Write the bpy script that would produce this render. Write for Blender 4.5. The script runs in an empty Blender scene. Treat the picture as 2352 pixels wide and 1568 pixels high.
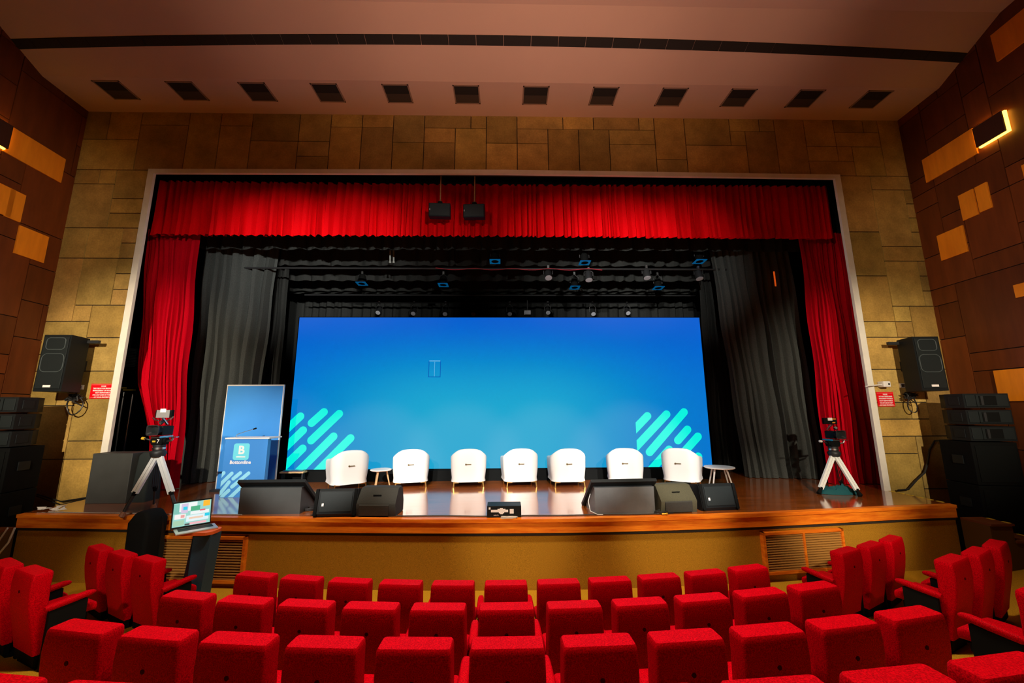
import bpy, bmesh, math, random
from mathutils import Vector, Matrix, noise
random.seed(7)
PI = math.pi
SC = bpy.context.scene
COL = SC.collection
# ------------------------------------------------------------------ camera
F_PX, YAW, PITCH, ROLL = 900.0, 0.02116, 0.17120, -0.00432
CAM = Vector((0, 0, 2.612))
_f = Vector((math.sin(YAW)*math.cos(PITCH), math.cos(YAW)*math.cos(PITCH), math.sin(PITCH)))
_r0 = Vector((math.cos(YAW), -math.sin(YAW), 0)); _u0 = _r0.cross(_f)
CR = math.cos(ROLL)*_r0 + math.sin(ROLL)*_u0
CU = -math.sin(ROLL)*_r0 + math.cos(ROLL)*_u0
cd = bpy.data.cameras.new('camera'); cam = bpy.data.objects.new('camera', cd); COL.objects.link(cam)
cd.sensor_width = 36; cd.sensor_fit = 'HORIZONTAL'; cd.lens = F_PX*36/2352; cd.clip_end = 200
cam.matrix_world = Matrix(((CR.x, CU.x, -_f.x, CAM.x), (CR.y, CU.y, -_f.y, CAM.y), (CR.z, CU.z, -_f.z, CAM.z), (0, 0, 0, 1)))
SC.camera = cam
# ------------------------------------------------------------------ world, exposure
w = bpy.data.worlds.new('world'); SC.world = w; w.use_nodes = True
w.node_tree.nodes['Background'].inputs[0].default_value = (0.02, 0.016, 0.014, 1)
w.node_tree.nodes['Background'].inputs[1].default_value = 0.3
vs = SC.view_settings
vs.view_transform = 'Standard'; vs.look = 'None'; vs.gamma = 1; vs.exposure = 0.0
vs.use_curve_mapping = False
SC.cycles.use_denoising = True
SC.cycles.max_bounces = 8
SC.cycles.sample_clamp_indirect = 6
# ------------------------------------------------------------------ lamps of the hall and added lights
def spot(loc, to, watts, deg, blend, col, r=.12):
    d = bpy.data.lights.new('spot_light', 'SPOT'); o = bpy.data.objects.new('spot_light', d); COL.objects.link(o)
    d.energy = watts; d.spot_size = math.radians(deg); d.spot_blend = blend; d.color = col; d.shadow_soft_size = r
    o.location = loc; o.rotation_euler = (Vector(to)-Vector(loc)).to_track_quat('-Z', 'Y').to_euler()
    return o
def area(loc, to, watts, sx, sy, col, spread=180):
    d = bpy.data.lights.new('area_light', 'AREA'); o = bpy.data.objects.new('area_light', d); COL.objects.link(o)
    d.shape = 'RECTANGLE'; d.size = sx; d.size_y = sy; d.energy = watts; d.color = col; d.spread = math.radians(spread)
    o.location = loc; o.rotation_euler = (Vector(to)-Vector(loc)).to_track_quat('-Z', 'Y').to_euler()
    return o
WARM = (1.0, .84, .62); WHITE = (1.0, .95, .86)
# narrow profile spots on the balcony rail, one per group of armchairs
for x0, x1, w_ in ((-4.0, -3.0, 10500), (-1.5, -1.0, 9500), (1.2, 1.0, 10500), (4.0, 3.0, 11000)):
    spot((x0, -5.0, 7.4), (x1, 8.6, 1.45), w_, 13, .6, WHITE, .06)
# soft edged spots on the valance and the borders behind it
for x, w_ in ((-6.3, 2600), (-5.0, 7000), (-3.5, 6200), (-2.0, 3000), (.1, 1300), (1.4, 4600), (2.7, 7000), (4.1, 3800)):
    spot((x+(5.5 if x < 0 else -5.0), -5.0, 6.3), (x, 8.42, 6.0), w_, 14, 1.0, WHITE, .08)
# pier lights, crossing low over the stalls
spot((-4.2, -4.6, 6.0), (-7.5, 8.0, 3.1), 9500, 24, 1.0, WARM)
spot((4.2, -4.6, 6.0), (7.8, 8.0, 3.0), 5800, 23, 1.0, WARM)
# lectern and banner special
spot((-2.2, -5.0, 7.4), (-4.9, 8.0, 2.0), 9500, 13, 1.0, WHITE, .06)
spot((3.0, -5.0, 7.2), (5.6, 7.3, 1.0), 7000, 13, 1.0, WARM)  # added spot, brightens the right side of the stage floor
# pools on the side blocks and on the stage front
# soft washes added to brighten the veneer side walls
spot((4.5, -3.0, 6.6), (-9.2, 5.9, 5.3), 3600, 28, 1.0, WARM)
spot((-4.5, -3.0, 6.6), (9.1, 5.9, 5.1), 3000, 28, 1.0, WARM)
spot((-.6, -4.6, 6.4), (-4.9, 5.2, .9), 2300, 11, .9, WARM)
spot((.6, -4.6, 6.4), (4.9, 5.3, .9), 1700, 11, .9, WARM)
spot((2.6, -4.8, 7.0), (2.6, 6.2, .80), 3900, 10, 1.0, WARM)
spot((.6, -4.8, 7.0), (.2, 6.2, .80), 3000, 10, 1.0, WARM)
# house downlights in the ceiling above the first rows
area((-1.9, 3.7, 9.65), (-1.9, 3.7, 0), 160, 1.2, .5, WARM, 84)
area((1.9, 3.7, 9.65), (1.9, 3.7, 0), 160, 1.2, .5, WARM, 84)
# added unseen spots that brighten the middle of the ceiling from below
for x, w_ in ((-2.2, 480), (.3, 700), (3.0, 600)):
    spot((x, .2, 4.2), (x, 5.0, 9.7), w_, 56, .9, (1.0, .60, .43), .4)
# ------------------------------------------------------------------ pixel helpers (photo frame 2352 x 1568 -> a point at a known depth or height)
def ray(px, py): return _f + (px-1176)/F_PX*CR - (py-784)/F_PX*CU
def atY(px, py, Y): d = ray(px, py); return CAM + d*((Y-CAM.y)/d.y)
def atZ(px, py, Z): d = ray(px, py); return CAM + d*((Z-CAM.z)/d.z)
def atX(px, py, X): d = ray(px, py); return CAM + d*((X-CAM.x)/d.x)
# ------------------------------------------------------------------ materials
MATS = {}
def mat(name, col, rough=.6, metal=0, spec=.5, emit=None, estr=1, var=0, vscale=8, stretch=None, bump=0, bscale=60, coat=0, tint=False, sheen=0, speck=0, scol=None):
    if name in MATS: return MATS[name]
    m = bpy.data.materials.new(name); m.use_nodes = True; MATS[name] = m
    nt = m.node_tree; N = nt.nodes; L = nt.links; b = N['Principled BSDF']
    b.inputs['Base Color'].default_value = (*col, 1); b.inputs['Roughness'].default_value = rough
    b.inputs['Metallic'].default_value = metal; b.inputs['Specular IOR Level'].default_value = spec
    b.inputs['Coat Weight'].default_value = coat; b.inputs['Coat Roughness'].default_value = .12
    b.inputs['Sheen Weight'].default_value = sheen
    if sheen: b.inputs['Sheen Tint'].default_value = (*col, 1)
    if emit:
        b.inputs['Emission Color'].default_value = (*emit, 1); b.inputs['Emission Strength'].default_value = estr
    if var or bump or speck:
        tc = N.new('ShaderNodeTexCoord'); src = tc.outputs['Object']
        if stretch:
            mp = N.new('ShaderNodeMapping'); mp.inputs['Scale'].default_value = stretch; L.new(src, mp.inputs['Vector']); src = mp.outputs['Vector']
    out = None
    if var:
        n = N.new('ShaderNodeTexNoise'); n.inputs['Scale'].default_value = vscale; n.inputs['Detail'].default_value = 6; n.inputs['Roughness'].default_value = .65
        L.new(src, n.inputs['Vector'])
        r = N.new('ShaderNodeValToRGB'); e = r.color_ramp.elements
        e[0].position = .3; e[1].position = .7
        e[0].color = (*[c*(1-var) for c in col], 1); e[1].color = (*[min(1, c*(1+var)) for c in col], 1)
        if scol: e[0].color = (*scol, 1)
        L.new(n.outputs['Fac'], r.inputs['Fac']); out = r.outputs['Color']
    if speck:
        n = N.new('ShaderNodeTexNoise'); n.inputs['Scale'].default_value = bscale; n.inputs['Detail'].default_value = 2
        L.new(src, n.inputs['Vector'])
        mr = N.new('ShaderNodeMapRange'); mr.inputs['From Min'].default_value = .35; mr.inputs['From Max'].default_value = .65
        mr.inputs['To Min'].default_value = 1-speck; mr.inputs['To Max'].default_value = 1+speck*.5
        L.new(n.outputs['Fac'], mr.inputs['Value'])
        mx = N.new('ShaderNodeMix'); mx.data_type = 'RGBA'; mx.blend_type = 'MULTIPLY'; mx.inputs[0].default_value = 1
        if out: L.new(out, mx.inputs[6])
        else: mx.inputs[6].default_value = (*col, 1)
        L.new(mr.outputs['Result'], mx.inputs[7]); out = mx.outputs[2]
    if tint:
        a = N.new('ShaderNodeAttribute'); a.attribute_name = 'tint'
        mx = N.new('ShaderNodeMix'); mx.data_type = 'RGBA'; mx.blend_type = 'MULTIPLY'; mx.inputs[0].default_value = 1
        if out: L.new(out, mx.inputs[6])
        else: mx.inputs[6].default_value = (*col, 1)
        L.new(a.outputs['Color'], mx.inputs[7]); out = mx.outputs[2]
    if out: L.new(out, b.inputs['Base Color'])
    if bump:
        n = N.new('ShaderNodeTexNoise'); n.inputs['Scale'].default_value = bscale; n.inputs['Detail'].default_value = 4
        L.new(src, n.inputs['Vector'])
        bp = N.new('ShaderNodeBump'); bp.inputs['Strength'].default_value = bump; bp.inputs['Distance'].default_value = .01
        L.new(n.outputs['Fac'], bp.inputs['Height']); L.new(bp.outputs['Normal'], b.inputs['Normal'])
    return m
M_seat = mat('red_moquette', (.50, .0, .005), .55, spec=.03, speck=.45, bscale=150, bump=.15)
M_velvet = mat('red_velvet', (.70, .0, .003), .8, spec=.06, speck=.12, bscale=90)
M_velvet2 = mat('crimson_velvet', (.56, .0, .011), .8, spec=.06, speck=.12, bscale=90)
M_blackdrape = mat('black_drape', (.022, .024, .023), .85, spec=.2, speck=.2, bscale=60)
M_greydrape = mat('grey_drape', (.055, .062, .06), .85, spec=.2, speck=.2, bscale=60)
M_stone = mat('sandstone', (.46, .29, .075), .7, spec=.2, var=.28, vscale=2.2, speck=.12, bscale=30, tint=True, bump=.1)
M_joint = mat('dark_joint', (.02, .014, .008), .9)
M_wood = mat('wall_veneer', (.15, .034, .006), .5, spec=.4, var=.22, vscale=2.0, stretch=(3, 3, .5), tint=True)
M_lightwood = mat('light_veneer', (.95, .28, .013), .45, spec=.4, var=.15, vscale=2.0, stretch=(3, 3, .5))
M_ceil = mat('ceiling_paint', (.62, .42, .32), .9, spec=.1, var=.04, vscale=.4)
M_slot = mat('slot_black', (.012, .009, .006), .8)
M_trimw = mat('white_plaster', (.82, .79, .70), .6, var=.08, vscale=3)
M_carpet = mat('mustard_carpet', (.48, .24, .012), .95, spec=.1, speck=.35, bscale=140, bump=.2)
M_fascia = mat('brown_carpet', (.42, .20, .016), .95, spec=.1, speck=.3, bscale=140, bump=.2)
M_nose = mat('orange_wood', (.92, .23, .014), .35, spec=.3, var=.3, vscale=3, stretch=(.6, 3, 6), scol=(.62, .09, .005))
M_stagewood = mat('stage_boards', (.36, .088, .013), .13, spec=1.0, var=.45, vscale=3, stretch=(.35, 5, 1), coat=1.0)
M_black = mat('matte_black', (.005, .0055, .0055), .8, spec=.08)
M_blackp = mat('black_plastic', (.009, .011, .012), .5, spec=.15)
M_grille = mat('speaker_grille', (.012, .017, .018), .55, spec=.25, speck=.5, bscale=400)
M_greybox = mat('dark_grey_board', (.045, .05, .05), .55, var=.15, vscale=3)
M_cover = mat('black_canvas', (.022, .021, .016), .8, speck=.2, bscale=120, bump=.2)
M_olive = mat('faded_canvas', (.055, .05, .025), .85, speck=.2, bscale=120, bump=.2)
M_white = mat('white_leather', (.86, .86, .84), .45, spec=.4)
M_whitep = mat('white_paint', (.82, .8, .76), .4)
M_gold = mat('gold_metal', (.75, .48, .15), .28, metal=1)
M_beech = mat('beech_wood', (.68, .42, .2), .5, var=.15, vscale=6)
M_metal = mat('brushed_metal', (.6, .62, .63), .3, metal=1)
M_alu = mat('pale_aluminium', (.84, .88, .87), .4)
M_darkmetal = mat('dark_metal', (.035, .037, .04), .5, metal=.5)
M_redsign = mat('red_sign', (.80, .0, .008), .4)
M_print = mat('white_print', (.9, .86, .84), .5)
M_brass = mat('tarnished_pipe', (.42, .26, .12), .4, metal=.6)
M_blue = mat('blue_gel_frame', (.0, .22, .55), .5, emit=(0, .2, .5), estr=.25)  # frames are no lamps, a faint glow is put into their colour
M_lens = mat('pale_lens', (.5, .52, .58), .2)
M_navy = mat('navy_denim', (.018, .06, .10), .7, speck=.2, bscale=120)
M_orange = mat('orange_edge', (.75, .12, .02), .5)
M_teal = mat('teal_cloth', (.0, .075, .09), .85, bump=.2, bscale=20)
M_silver = mat('silver_shell', (.62, .62, .6), .3, metal=.6)
M_cable = mat('black_cable', (.014, .014, .014), .5)
M_wcable = mat('white_cable', (.6, .58, .54), .5)
M_rcable = mat('red_cable', (.4, .01, .03), .5)
M_yellow = mat('yellow_tape', (.75, .5, .03), .5)
M_blueled = mat('blue_led', (0, .05, .4), .4, emit=(.02, .16, 1.0), estr=2.5)
M_orangeled = mat('orange_strip', (.8, .12, .01), .4, emit=(1, .12, .01), estr=.5)
M_glow = mat('warm_light_strip', (1, .6, .1), .5, emit=(1.0, .5, .04), estr=9.0)
M_ban = mat('banner_print', (.05, .30, .78), .5, var=.06, vscale=.8)
M_lecbox = mat('lectern_print', (.055, .27, .70), .45)
M_stripe = mat('pale_blue_print', (.30, .75, .98), .5)
M_logo = mat('aqua_print', (.16, .72, .85), .5)
M_foot = mat('brown_rubber', (.22, .09, .05), .6)
# ------------------------------------------------------------------ mesh builder
class MB:
    def __init__(s): s.v = []; s.f = []; s.t = []; s.cur = None
    def add(s, vs, fs, M=None):
        b = len(s.v)
        for p in vs:
            p = Vector(p); s.v.append(M @ p if M else p)
        for f in fs: s.f.append([i+b for i in f]); s.t.append(s.cur)
        return s
    def box(s, a, b, M=None, bev=0):
        x0, y0, z0 = a; x1, y1, z1 = b
        if bev:
            c = bev; vs = []; 
            bm = bmesh.new(); bmesh.ops.create_cube(bm, size=1)
            for q in bm.verts: q.co = Vector(((x0+x1)/2+q.co.x*(x1-x0), (y0+y1)/2+q.co.y*(y1-y0), (z0+z1)/2+q.co.z*(z1-z0)))
            bmesh.ops.bevel(bm, geom=bm.edges[:], offset=bev, segments=2, profile=.6, affect='EDGES')
            bm.verts.index_update()
            s.add([q.co.copy() for q in bm.verts], [[q.index for q in f.verts] for f in bm.faces], M); bm.free(); return s
        return s.add([(x0,y0,z0),(x1,y0,z0),(x1,y1,z0),(x0,y1,z0),(x0,y0,z1),(x1,y0,z1),(x1,y1,z1),(x0,y1,z1)],
                     [(3,2,1,0),(4,5,6,7),(0,1,5,4),(1,2,6,5),(2,3,7,6),(3,0,4,7)], M)
    def prism(s, poly, h0, h1, axis='z', M=None):
        n = len(poly)
        def P(p, h): return (p[0], p[1], h) if axis == 'z' else ((p[0], h, p[1]) if axis == 'y' else (h, p[0], p[1]))
        vs = [P(p, h0) for p in poly]+[P(p, h1) for p in poly]
        fs = [list(range(n))[::-1], list(range(n, 2*n))]+[(i, (i+1) % n, n+(i+1) % n, n+i) for i in range(n)]
        return s.add(vs, fs, M)
    def loft(s, rings, M=None, cap=True):
        n = len(rings[0]); vs = [p for r in rings for p in r]; fs = []
        for k in range(len(rings)-1):
            for i in range(n): fs.append((k*n+i, k*n+(i+1) % n, (k+1)*n+(i+1) % n, (k+1)*n+i))
        if cap: fs += [list(range(n))[::-1], [(len(rings)-1)*n+i for i in range(n)]]
        return s.add(vs, fs, M)
    def tube(s, pts, r, n=8, M=None):
        pts = [Vector(p) for p in pts]; rings = []; up = None
        for i, p in enumerate(pts):
            t = (pts[min(i+1, len(pts)-1)]-pts[max(i-1, 0)]).normalized()
            if up is None: up = t.orthogonal().normalized()
            up = (up-t*up.dot(t)); up = up.normalized() if up.length > 1e-6 else t.orthogonal().normalized()
            sd = t.cross(up); rr = r[i] if isinstance(r, (list, tuple)) else r
            rings.append([p+(math.cos(a)*up+math.sin(a)*sd)*rr for a in [2*PI*k/n for k in range(n)]])
        return s.loft(rings, M)
    def lathe(s, prof, n=24, M=None):
        rings = [[(r*math.cos(2*PI*k/n), r*math.sin(2*PI*k/n), z) for k in range(n)] for r, z in prof]
        return s.loft(rings, M)
    def bar(s, a, b, wx, wy, M=None, roll=None):
        a = Vector(a); b = Vector(b); t = (b-a).normalized(); x = Vector(roll) if roll else Vector((1, 0, 0))
        x = (x-t*x.dot(t)); x = x.normalized() if x.length > 1e-5 else t.orthogonal().normalized(); y = t.cross(x)
        c = [(-1, -1), (1, -1), (1, 1), (-1, 1)]
        return s.loft([[p+x*(i*wx/2)+y*(j*wy/2) for i, j in c] for p in (a, b)], M)
    def build(s, name, m, parent=None, smooth=False, loc=None):
        me = bpy.data.meshes.new(name); me.from_pydata([tuple(p) for p in s.v], [], s.f); me.materials.append(m)
        if any(t is not None for t in s.t):
            at = me.attributes.new('tint', 'FLOAT_COLOR', 'CORNER')
            for poly in me.polygons:
                c = s.t[poly.index] or (1, 1, 1)
                for li in poly.loop_indices: at.data[li].color = (*c, 1)
        bm = bmesh.new(); bm.from_mesh(me); bmesh.ops.recalc_face_normals(bm, faces=bm.faces[:]); bm.to_mesh(me); bm.free()
        o = bpy.data.objects.new(name, me); COL.objects.link(o)
        if parent: o.parent = parent
        if loc: o.location = loc
        if smooth:
            for p in me.polygons: p.use_smooth = True
            try: me.set_sharp_from_angle(angle=math.radians(42))
            except Exception: pass
        return o
def tag(o, label, cat, group=None, kind=None):
    if label: o['label'] = label
    if cat: o['category'] = cat
    if group: o['group'] = group
    if kind: o['kind'] = kind
    return o
def struct(o, label=None):
    o['kind'] = 'structure'
    if label: o['label'] = label
    return o
def thing(name, label, cat, loc=(0, 0, 0), rz=0, group=None):
    o = bpy.data.objects.new(name, None); COL.objects.link(o); o.location = loc; o.rotation_euler = (0, 0, rz)
    o.empty_display_size = .1
    return tag(o, label, cat, group)
def copy_tree(o, parent=None):
    c = o.copy(); COL.objects.link(c)
    if parent: c.parent = parent
    for ch in list(o.children): copy_tree(ch, c)
    return c
def place(root, loc, rz, label, group=None):
    root.location = loc; root.rotation_euler = (0, 0, rz); root['label'] = label
    if group: root['group'] = group
    return root
def rrect(hx, hy, r, cx=0, cy=0, n=4):
    p = []
    for (sx, sy, a0) in ((1, 1, 0), (-1, 1, 90), (-1, -1, 180), (1, -1, 270)):
        for k in range(n+1):
            a = math.radians(a0+90*k/n); p.append((cx+sx*(hx-r)+r*math.cos(a), cy+sy*(hy-r)+r*math.sin(a)))
    return p
def interp(x, xs, ys):
    if x <= xs[0]: return ys[0]
    for i in range(len(xs)-1):
        if x <= xs[i+1]: return ys[i]+(ys[i+1]-ys[i])*(x-xs[i])/(xs[i+1]-xs[i])
    return ys[-1]
ORD = ['zeroth', 'first', 'second', 'third', 'fourth', 'fifth', 'sixth', 'seventh', 'eighth', 'ninth', 'tenth', 'eleventh', 'twelfth']
def rotz(a): return Matrix.Rotation(a, 4, 'Z')
def T(x, y, z): return Matrix.Translation((x, y, z))
def text(s, name, size, m, parent, loc, rot=(PI/2, 0, 0), bold=0, align='CENTER', sx=1):
    cu = bpy.data.curves.new(name, 'FONT'); cu.body = s; cu.size = size; cu.align_x = align; cu.align_y = 'CENTER'
    cu.extrude = .001; cu.offset = bold; cu.resolution_u = 3
    o = bpy.data.objects.new(name, cu); COL.objects.link(o)
    dg = bpy.context.evaluated_depsgraph_get(); me = bpy.data.meshes.new_from_object(o.evaluated_get(dg))
    bpy.data.objects.remove(o); bpy.data.curves.remove(cu)
    me.materials.clear(); me.materials.append(m)
    o = bpy.data.objects.new(name, me); COL.objects.link(o); o.parent = parent; o.location = loc; o.rotation_euler = rot; o.scale = (sx, 1, 1)
    return o
# ================================================================== SETTING
ZS = 1.0                                   # stage height
WLX, WRX, WY = -9.34, 9.25, 8.0            # corners of the front wall
PXL, PXR, PZT = -7.76, 7.62, 7.82          # outer edge of the proscenium frame
SPL = math.tan(math.radians(4.5))
AC = (0.0, 16.8)                           # centre of the curved seat rows
def floor_z(x, y): return .2174*max(0, math.hypot(x-AC[0], y-AC[1])-12.45)
# floor: flat in front of the stage, rising towards the back of the hall
xs = [-9.6+.4*i for i in range(49)]; ys = [-8+.3*i for i in range(51)]
m = MB(); vs = [(x, y, floor_z(x, y)) for y in ys for x in xs]; n = len(xs)
m.add(vs, [(j*n+i, j*n+i+1, (j+1)*n+i+1, (j+1)*n+i) for j in range(len(ys)-1) for i in range(n-1)])
struct(m.build('floor', M_carpet, smooth=True))
# ashlar packing on a grid of cells
def pack(nu, nv, sizes, blocked, rnd):
    occ = [[blocked(u, v) for v in range(nv)] for u in range(nu)]; out = []
    for v in range(nv):
        for u in range(nu):
            if occ[u][v]: continue
            opts = sizes[:]; rnd.shuffle(opts)
            for (a, b) in opts+[(1, 1)]:
                if u+a <= nu and v+b <= nv and not any(occ[u+i][v+j] for i in range(a) for j in range(b)):
                    for i in range(a):
                        for j in range(b): occ[u+i][v+j] = True
                    out.append((u, v, a, b)); break
    return out
def tintc(rnd, lo, hi, warm=.06):
    k = rnd.uniform(lo, hi); return (k*(1+rnd.uniform(-warm, warm)), k, k*(1+rnd.uniform(-warm, warm)*2))
rnd = random.Random(11)
# front wall in sandstone slabs, with the proscenium opening
def stone(u0, u1, v0, v1, nu, nv, mb, rn):
    cu = (u1-u0)/nu; cv = (v1-v0)/nv; g = .009
    for (u, v, a, b) in pack(nu, nv, [(2, 2), (3, 2), (2, 3), (3, 3), (4, 2), (2, 1), (3, 1), (2, 4)], lambda u, v: False, rn):
        mb.cur = tintc(rn, .72, 1.2)
        mb.box((u0+u*cu+g, WY, v0+v*cv+g), (u0+(u+a)*cu-g, WY+.05, v0+(v+b)*cv-g))
sb = MB()
stone(WLX-.2, PXL, 0, PZT, 5, 23, sb, random.Random(5))
stone(PXR, WRX+.2, 0, PZT, 5, 23, sb, random.Random(8))
stone(WLX-.2, WRX+.2, PZT, 9.30, 54, 4, sb, random.Random(21))
wf = struct(sb.build('wall_front', M_stone))
jb = MB(); jb.box((WLX-.4, WY+.02, 0), (PXL+.06, WY+.09, 9.6)); jb.box((PXR-.06, WY+.02, 0), (WRX+.4, WY+.09, 9.6)); jb.box((PXL, WY+.02, PZT-.03), (PXR, WY+.09, 9.6))
jo = jb.build('joint_backing', M_joint, wf)
# side walls: dark veneer boards, splayed a little
def side_wall(name, sgn, X0, seed):
    mb = MB(); rn = random.Random(seed); cu, cv, g = .40, .36, .008
    nu, nv = 41, 29
    ang = sgn*math.radians(4.5)
    # local u runs from the front corner towards the back of the hall
    d = Vector((-sgn*math.sin(math.radians(4.5)), -math.cos(math.radians(4.5)), 0)); nrm = Vector((-sgn*math.cos(math.radians(4.5)), math.sin(math.radians(4.5)), 0))
    O = Vector((X0, WY, 0))
    Mx = Matrix(((d.x, nrm.x, 0, O.x), (d.y, nrm.y, 0, O.y), (0, 0, 1, 0), (0, 0, 0, 1)))
    for (u, v, a, b) in pack(nu, nv, [(2, 2), (3, 2), (2, 3), (2, 4), (3, 4), (4, 2), (2, 1), (1, 2), (3, 1)], lambda u, v: False, rn):
        mb.cur = tintc(rn, .7, 1.15)
        mb.box((-.3+u*cu+g, -.04, v*cv+g-.3), (-.3+(u+a)*cu-g, 0, (v+b)*cv-g-.3), Mx)
    o = struct(mb.build(name, M_wood))
    bk = MB(); bk.box((-.5, -.3, -.3), (16.4, -.03, 10.4), Mx); bk.build('joint_backing', M_joint, o)
    return Mx, O, d, nrm
ML, OL, dL, nL = side_wall('wall_left', -1, WLX, 3)
MR, OR, dR, nR = side_wall('wall_right', 1, WRX, 9)
def on_wall(px, py, side):
    O, nn = (OL, nL) if side == 'L' else (OR, nR)
    d = ray(px, py); P = CAM+d*((O-CAM).dot(nn)/d.dot(nn)); q = P-O
    return q.dot(dL if side == 'L' else dR), P.z
# ceiling in three facets
CP = [(8.1, 9.25), (7.04, 9.24), (5.85, 9.72), (2.0, 9.75), (-8.2, 9.9)]
def ceil_z(y):
    for (a, za), (b, zb) in zip(CP[:-1], CP[1:]):
        if b <= y <= a: return za+(zb-za)*(y-a)/(b-a)
    return 9.25
cm = MB()
for (a, za), (b, zb) in zip(CP[:-1], CP[1:]):
    cm.add([(-10, a, za), (10, a, za), (10, b, zb), (-10, b, zb), (-10, a, za+.2), (10, a, za+.2), (10, b, zb+.2), (-10, b, zb+.2)],
           [(0, 1, 2, 3), (4, 5, 6, 7), (0, 1, 5, 4), (2, 3, 7, 6)])
struct(cm.build('ceiling', M_ceil))
# long dark lighting slot across the ceiling
sl = MB(); N_ = 36
for k in range(N_):
    def pt(t):
        x = -9.4+18.8*t; return x, 6.53-.17*(1-(2*t-1)**2)
    (x0, ya), (x1, yb) = pt(k/N_+.0002), pt((k+1)/N_-.0002)
    v = []
    for dz in (-.012, .03):
        for (x, y) in ((x0, ya-.075), (x1, yb-.075), (x1, yb+.075), (x0, ya+.075)): v.append((x, y, ceil_z(y)+dz))
    sl.add(v, [(0, 1, 2, 3), (4, 5, 6, 7), (0, 1, 5, 4), (1, 2, 6, 5), (2, 3, 7, 6), (3, 0, 4, 7)])
struct(sl.build('trim_1', M_slot), 'dark lighting slot running across the ceiling')
# proscenium frame
tr = MB(); tw = .13
tr.box((PXL, WY-.05, ZS), (PXL+tw, WY+.01, PZT-.10)); tr.box((PXR-tw, WY-.05, ZS), (PXR, WY+.01, PZT-.10))
struct(tr.build('trim_2', M_trimw), 'white upright edges of the stage opening')
tr = MB(); fw_ = .10
tr.add([(x, y, z) for y in (WY-.05, WY+.01) for (x, z) in ((PXL, PZT-fw_), (PXL, PZT), (0, PZT+.05), (PXR, PZT), (PXR, PZT-fw_), (0, PZT+.05-fw_))],
       [(0, 1, 2, 5), (5, 2, 3, 4), (6, 7, 8, 11), (11, 8, 9, 10), (0, 5, 11, 6), (5, 4, 10, 11), (1, 2, 8, 7), (2, 3, 9, 8)])
struct(tr.build('trim_3', M_trimw), 'white top edge of the stage opening')
# stage: curved front edge
EDGE = [(-7.74, 6.80), (-6.17, 6.62), (-4.06, 6.45), (-2.34, 6.30), (-.05, 6.19), (2.23, 6.22), (4.38, 6.42), (5.99, 6.64), (7.60, 6.84)]
def edge_y(x): return interp(x, [p[0] for p in EDGE], [p[1] for p in EDGE])
ex = [-7.74+15.34*i/48 for i in range(49)]
_ey = []
for x in ex:   # smooth the measured edge
    k = [(edge_y(min(7.6, max(-7.74, x+d)))) for d in (-1.2, -.8, -.4, 0, .4, .8, 1.2)]; _ey.append(sum(k)/7)
def ring(off, ins=0): return [(x, y+off) for x, y in zip(ex, _ey)]
def band(off, z0, z1, depth, mb):
    r = ring(off); n = len(r)
    vs = [(x, y, z) for z in (z0, z1) for (x, y) in r]+[(x, y+depth, z) for z in (z0, z1) for (x, y) in r]
    fs = []
    for i in range(n-1):
        fs += [(i, i+1, n+i+1, n+i), (2*n+i, 2*n+i+1, 3*n+i+1, 3*n+i), (n+i, n+i+1, 3*n+i+1, 3*n+i), (i, i+1, 2*n+i+1, 2*n+i)]
    fs += [(0, n, 3*n, 2*n), (n-1, 2*n-1, 4*n-1, 3*n-1)]
    mb.add(vs, fs)
m = MB(); poly = [(x, y) for x, y in ring(.10)]+[(7.60, 8.05), (-7.74, 8.05)]
m.prism(poly, ZS-.06, ZS)
m.box((-9.2, 8.05, ZS-.06), (9.2, 14, ZS))
struct(m.build('stage_floor', M_stagewood), 'glossy brown boards of the stage floor')
m = MB(); band(0.0, ZS-.055, ZS-.002, .11, m); band(.02, ZS-.205, ZS-.062, .10, m)
struct(m.build('trim_4', M_nose), 'orange wooden nosing along the stage edge')
m = MB(); band(.045, ZS-.25, ZS-.2, .08, m);  # solid dark band, the shade under the nosing put into its colour
struct(m.build('trim_5', M_joint), 'dark strip standing in for the shadow below the stage nosing')
m = MB(); band(.06, 0, ZS-.22, .1, m); m.box((-7.70, 6.95, 0), (-7.6, 8, ZS-.06)); m.box((7.46, 6.95, 0), (7.56, 8, ZS-.06))
struct(m.build('stage_front', M_fascia), 'brown carpeted front of the stage')
# stage house behind the opening
m = MB(); m.box((-9.4, 13.0, 0), (9.4, 13.2, 10)); struct(m.build('wall_back', M_black))
m = MB(); m.box((-9.5, 8.3, 0), (-9.3, 13.2, 10)); m.box((9.3, 8.3, 0), (9.5, 13.2, 10)); m.box((-9.5, 8.3, 9.3), (9.5, 13.2, 9.5)); struct(m.build('wall_stage', M_black))
m = MB(); m.box((-10, -8.3, 0), (10, -8.1, 10)); struct(m.build('wall_rear', M_joint))
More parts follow.
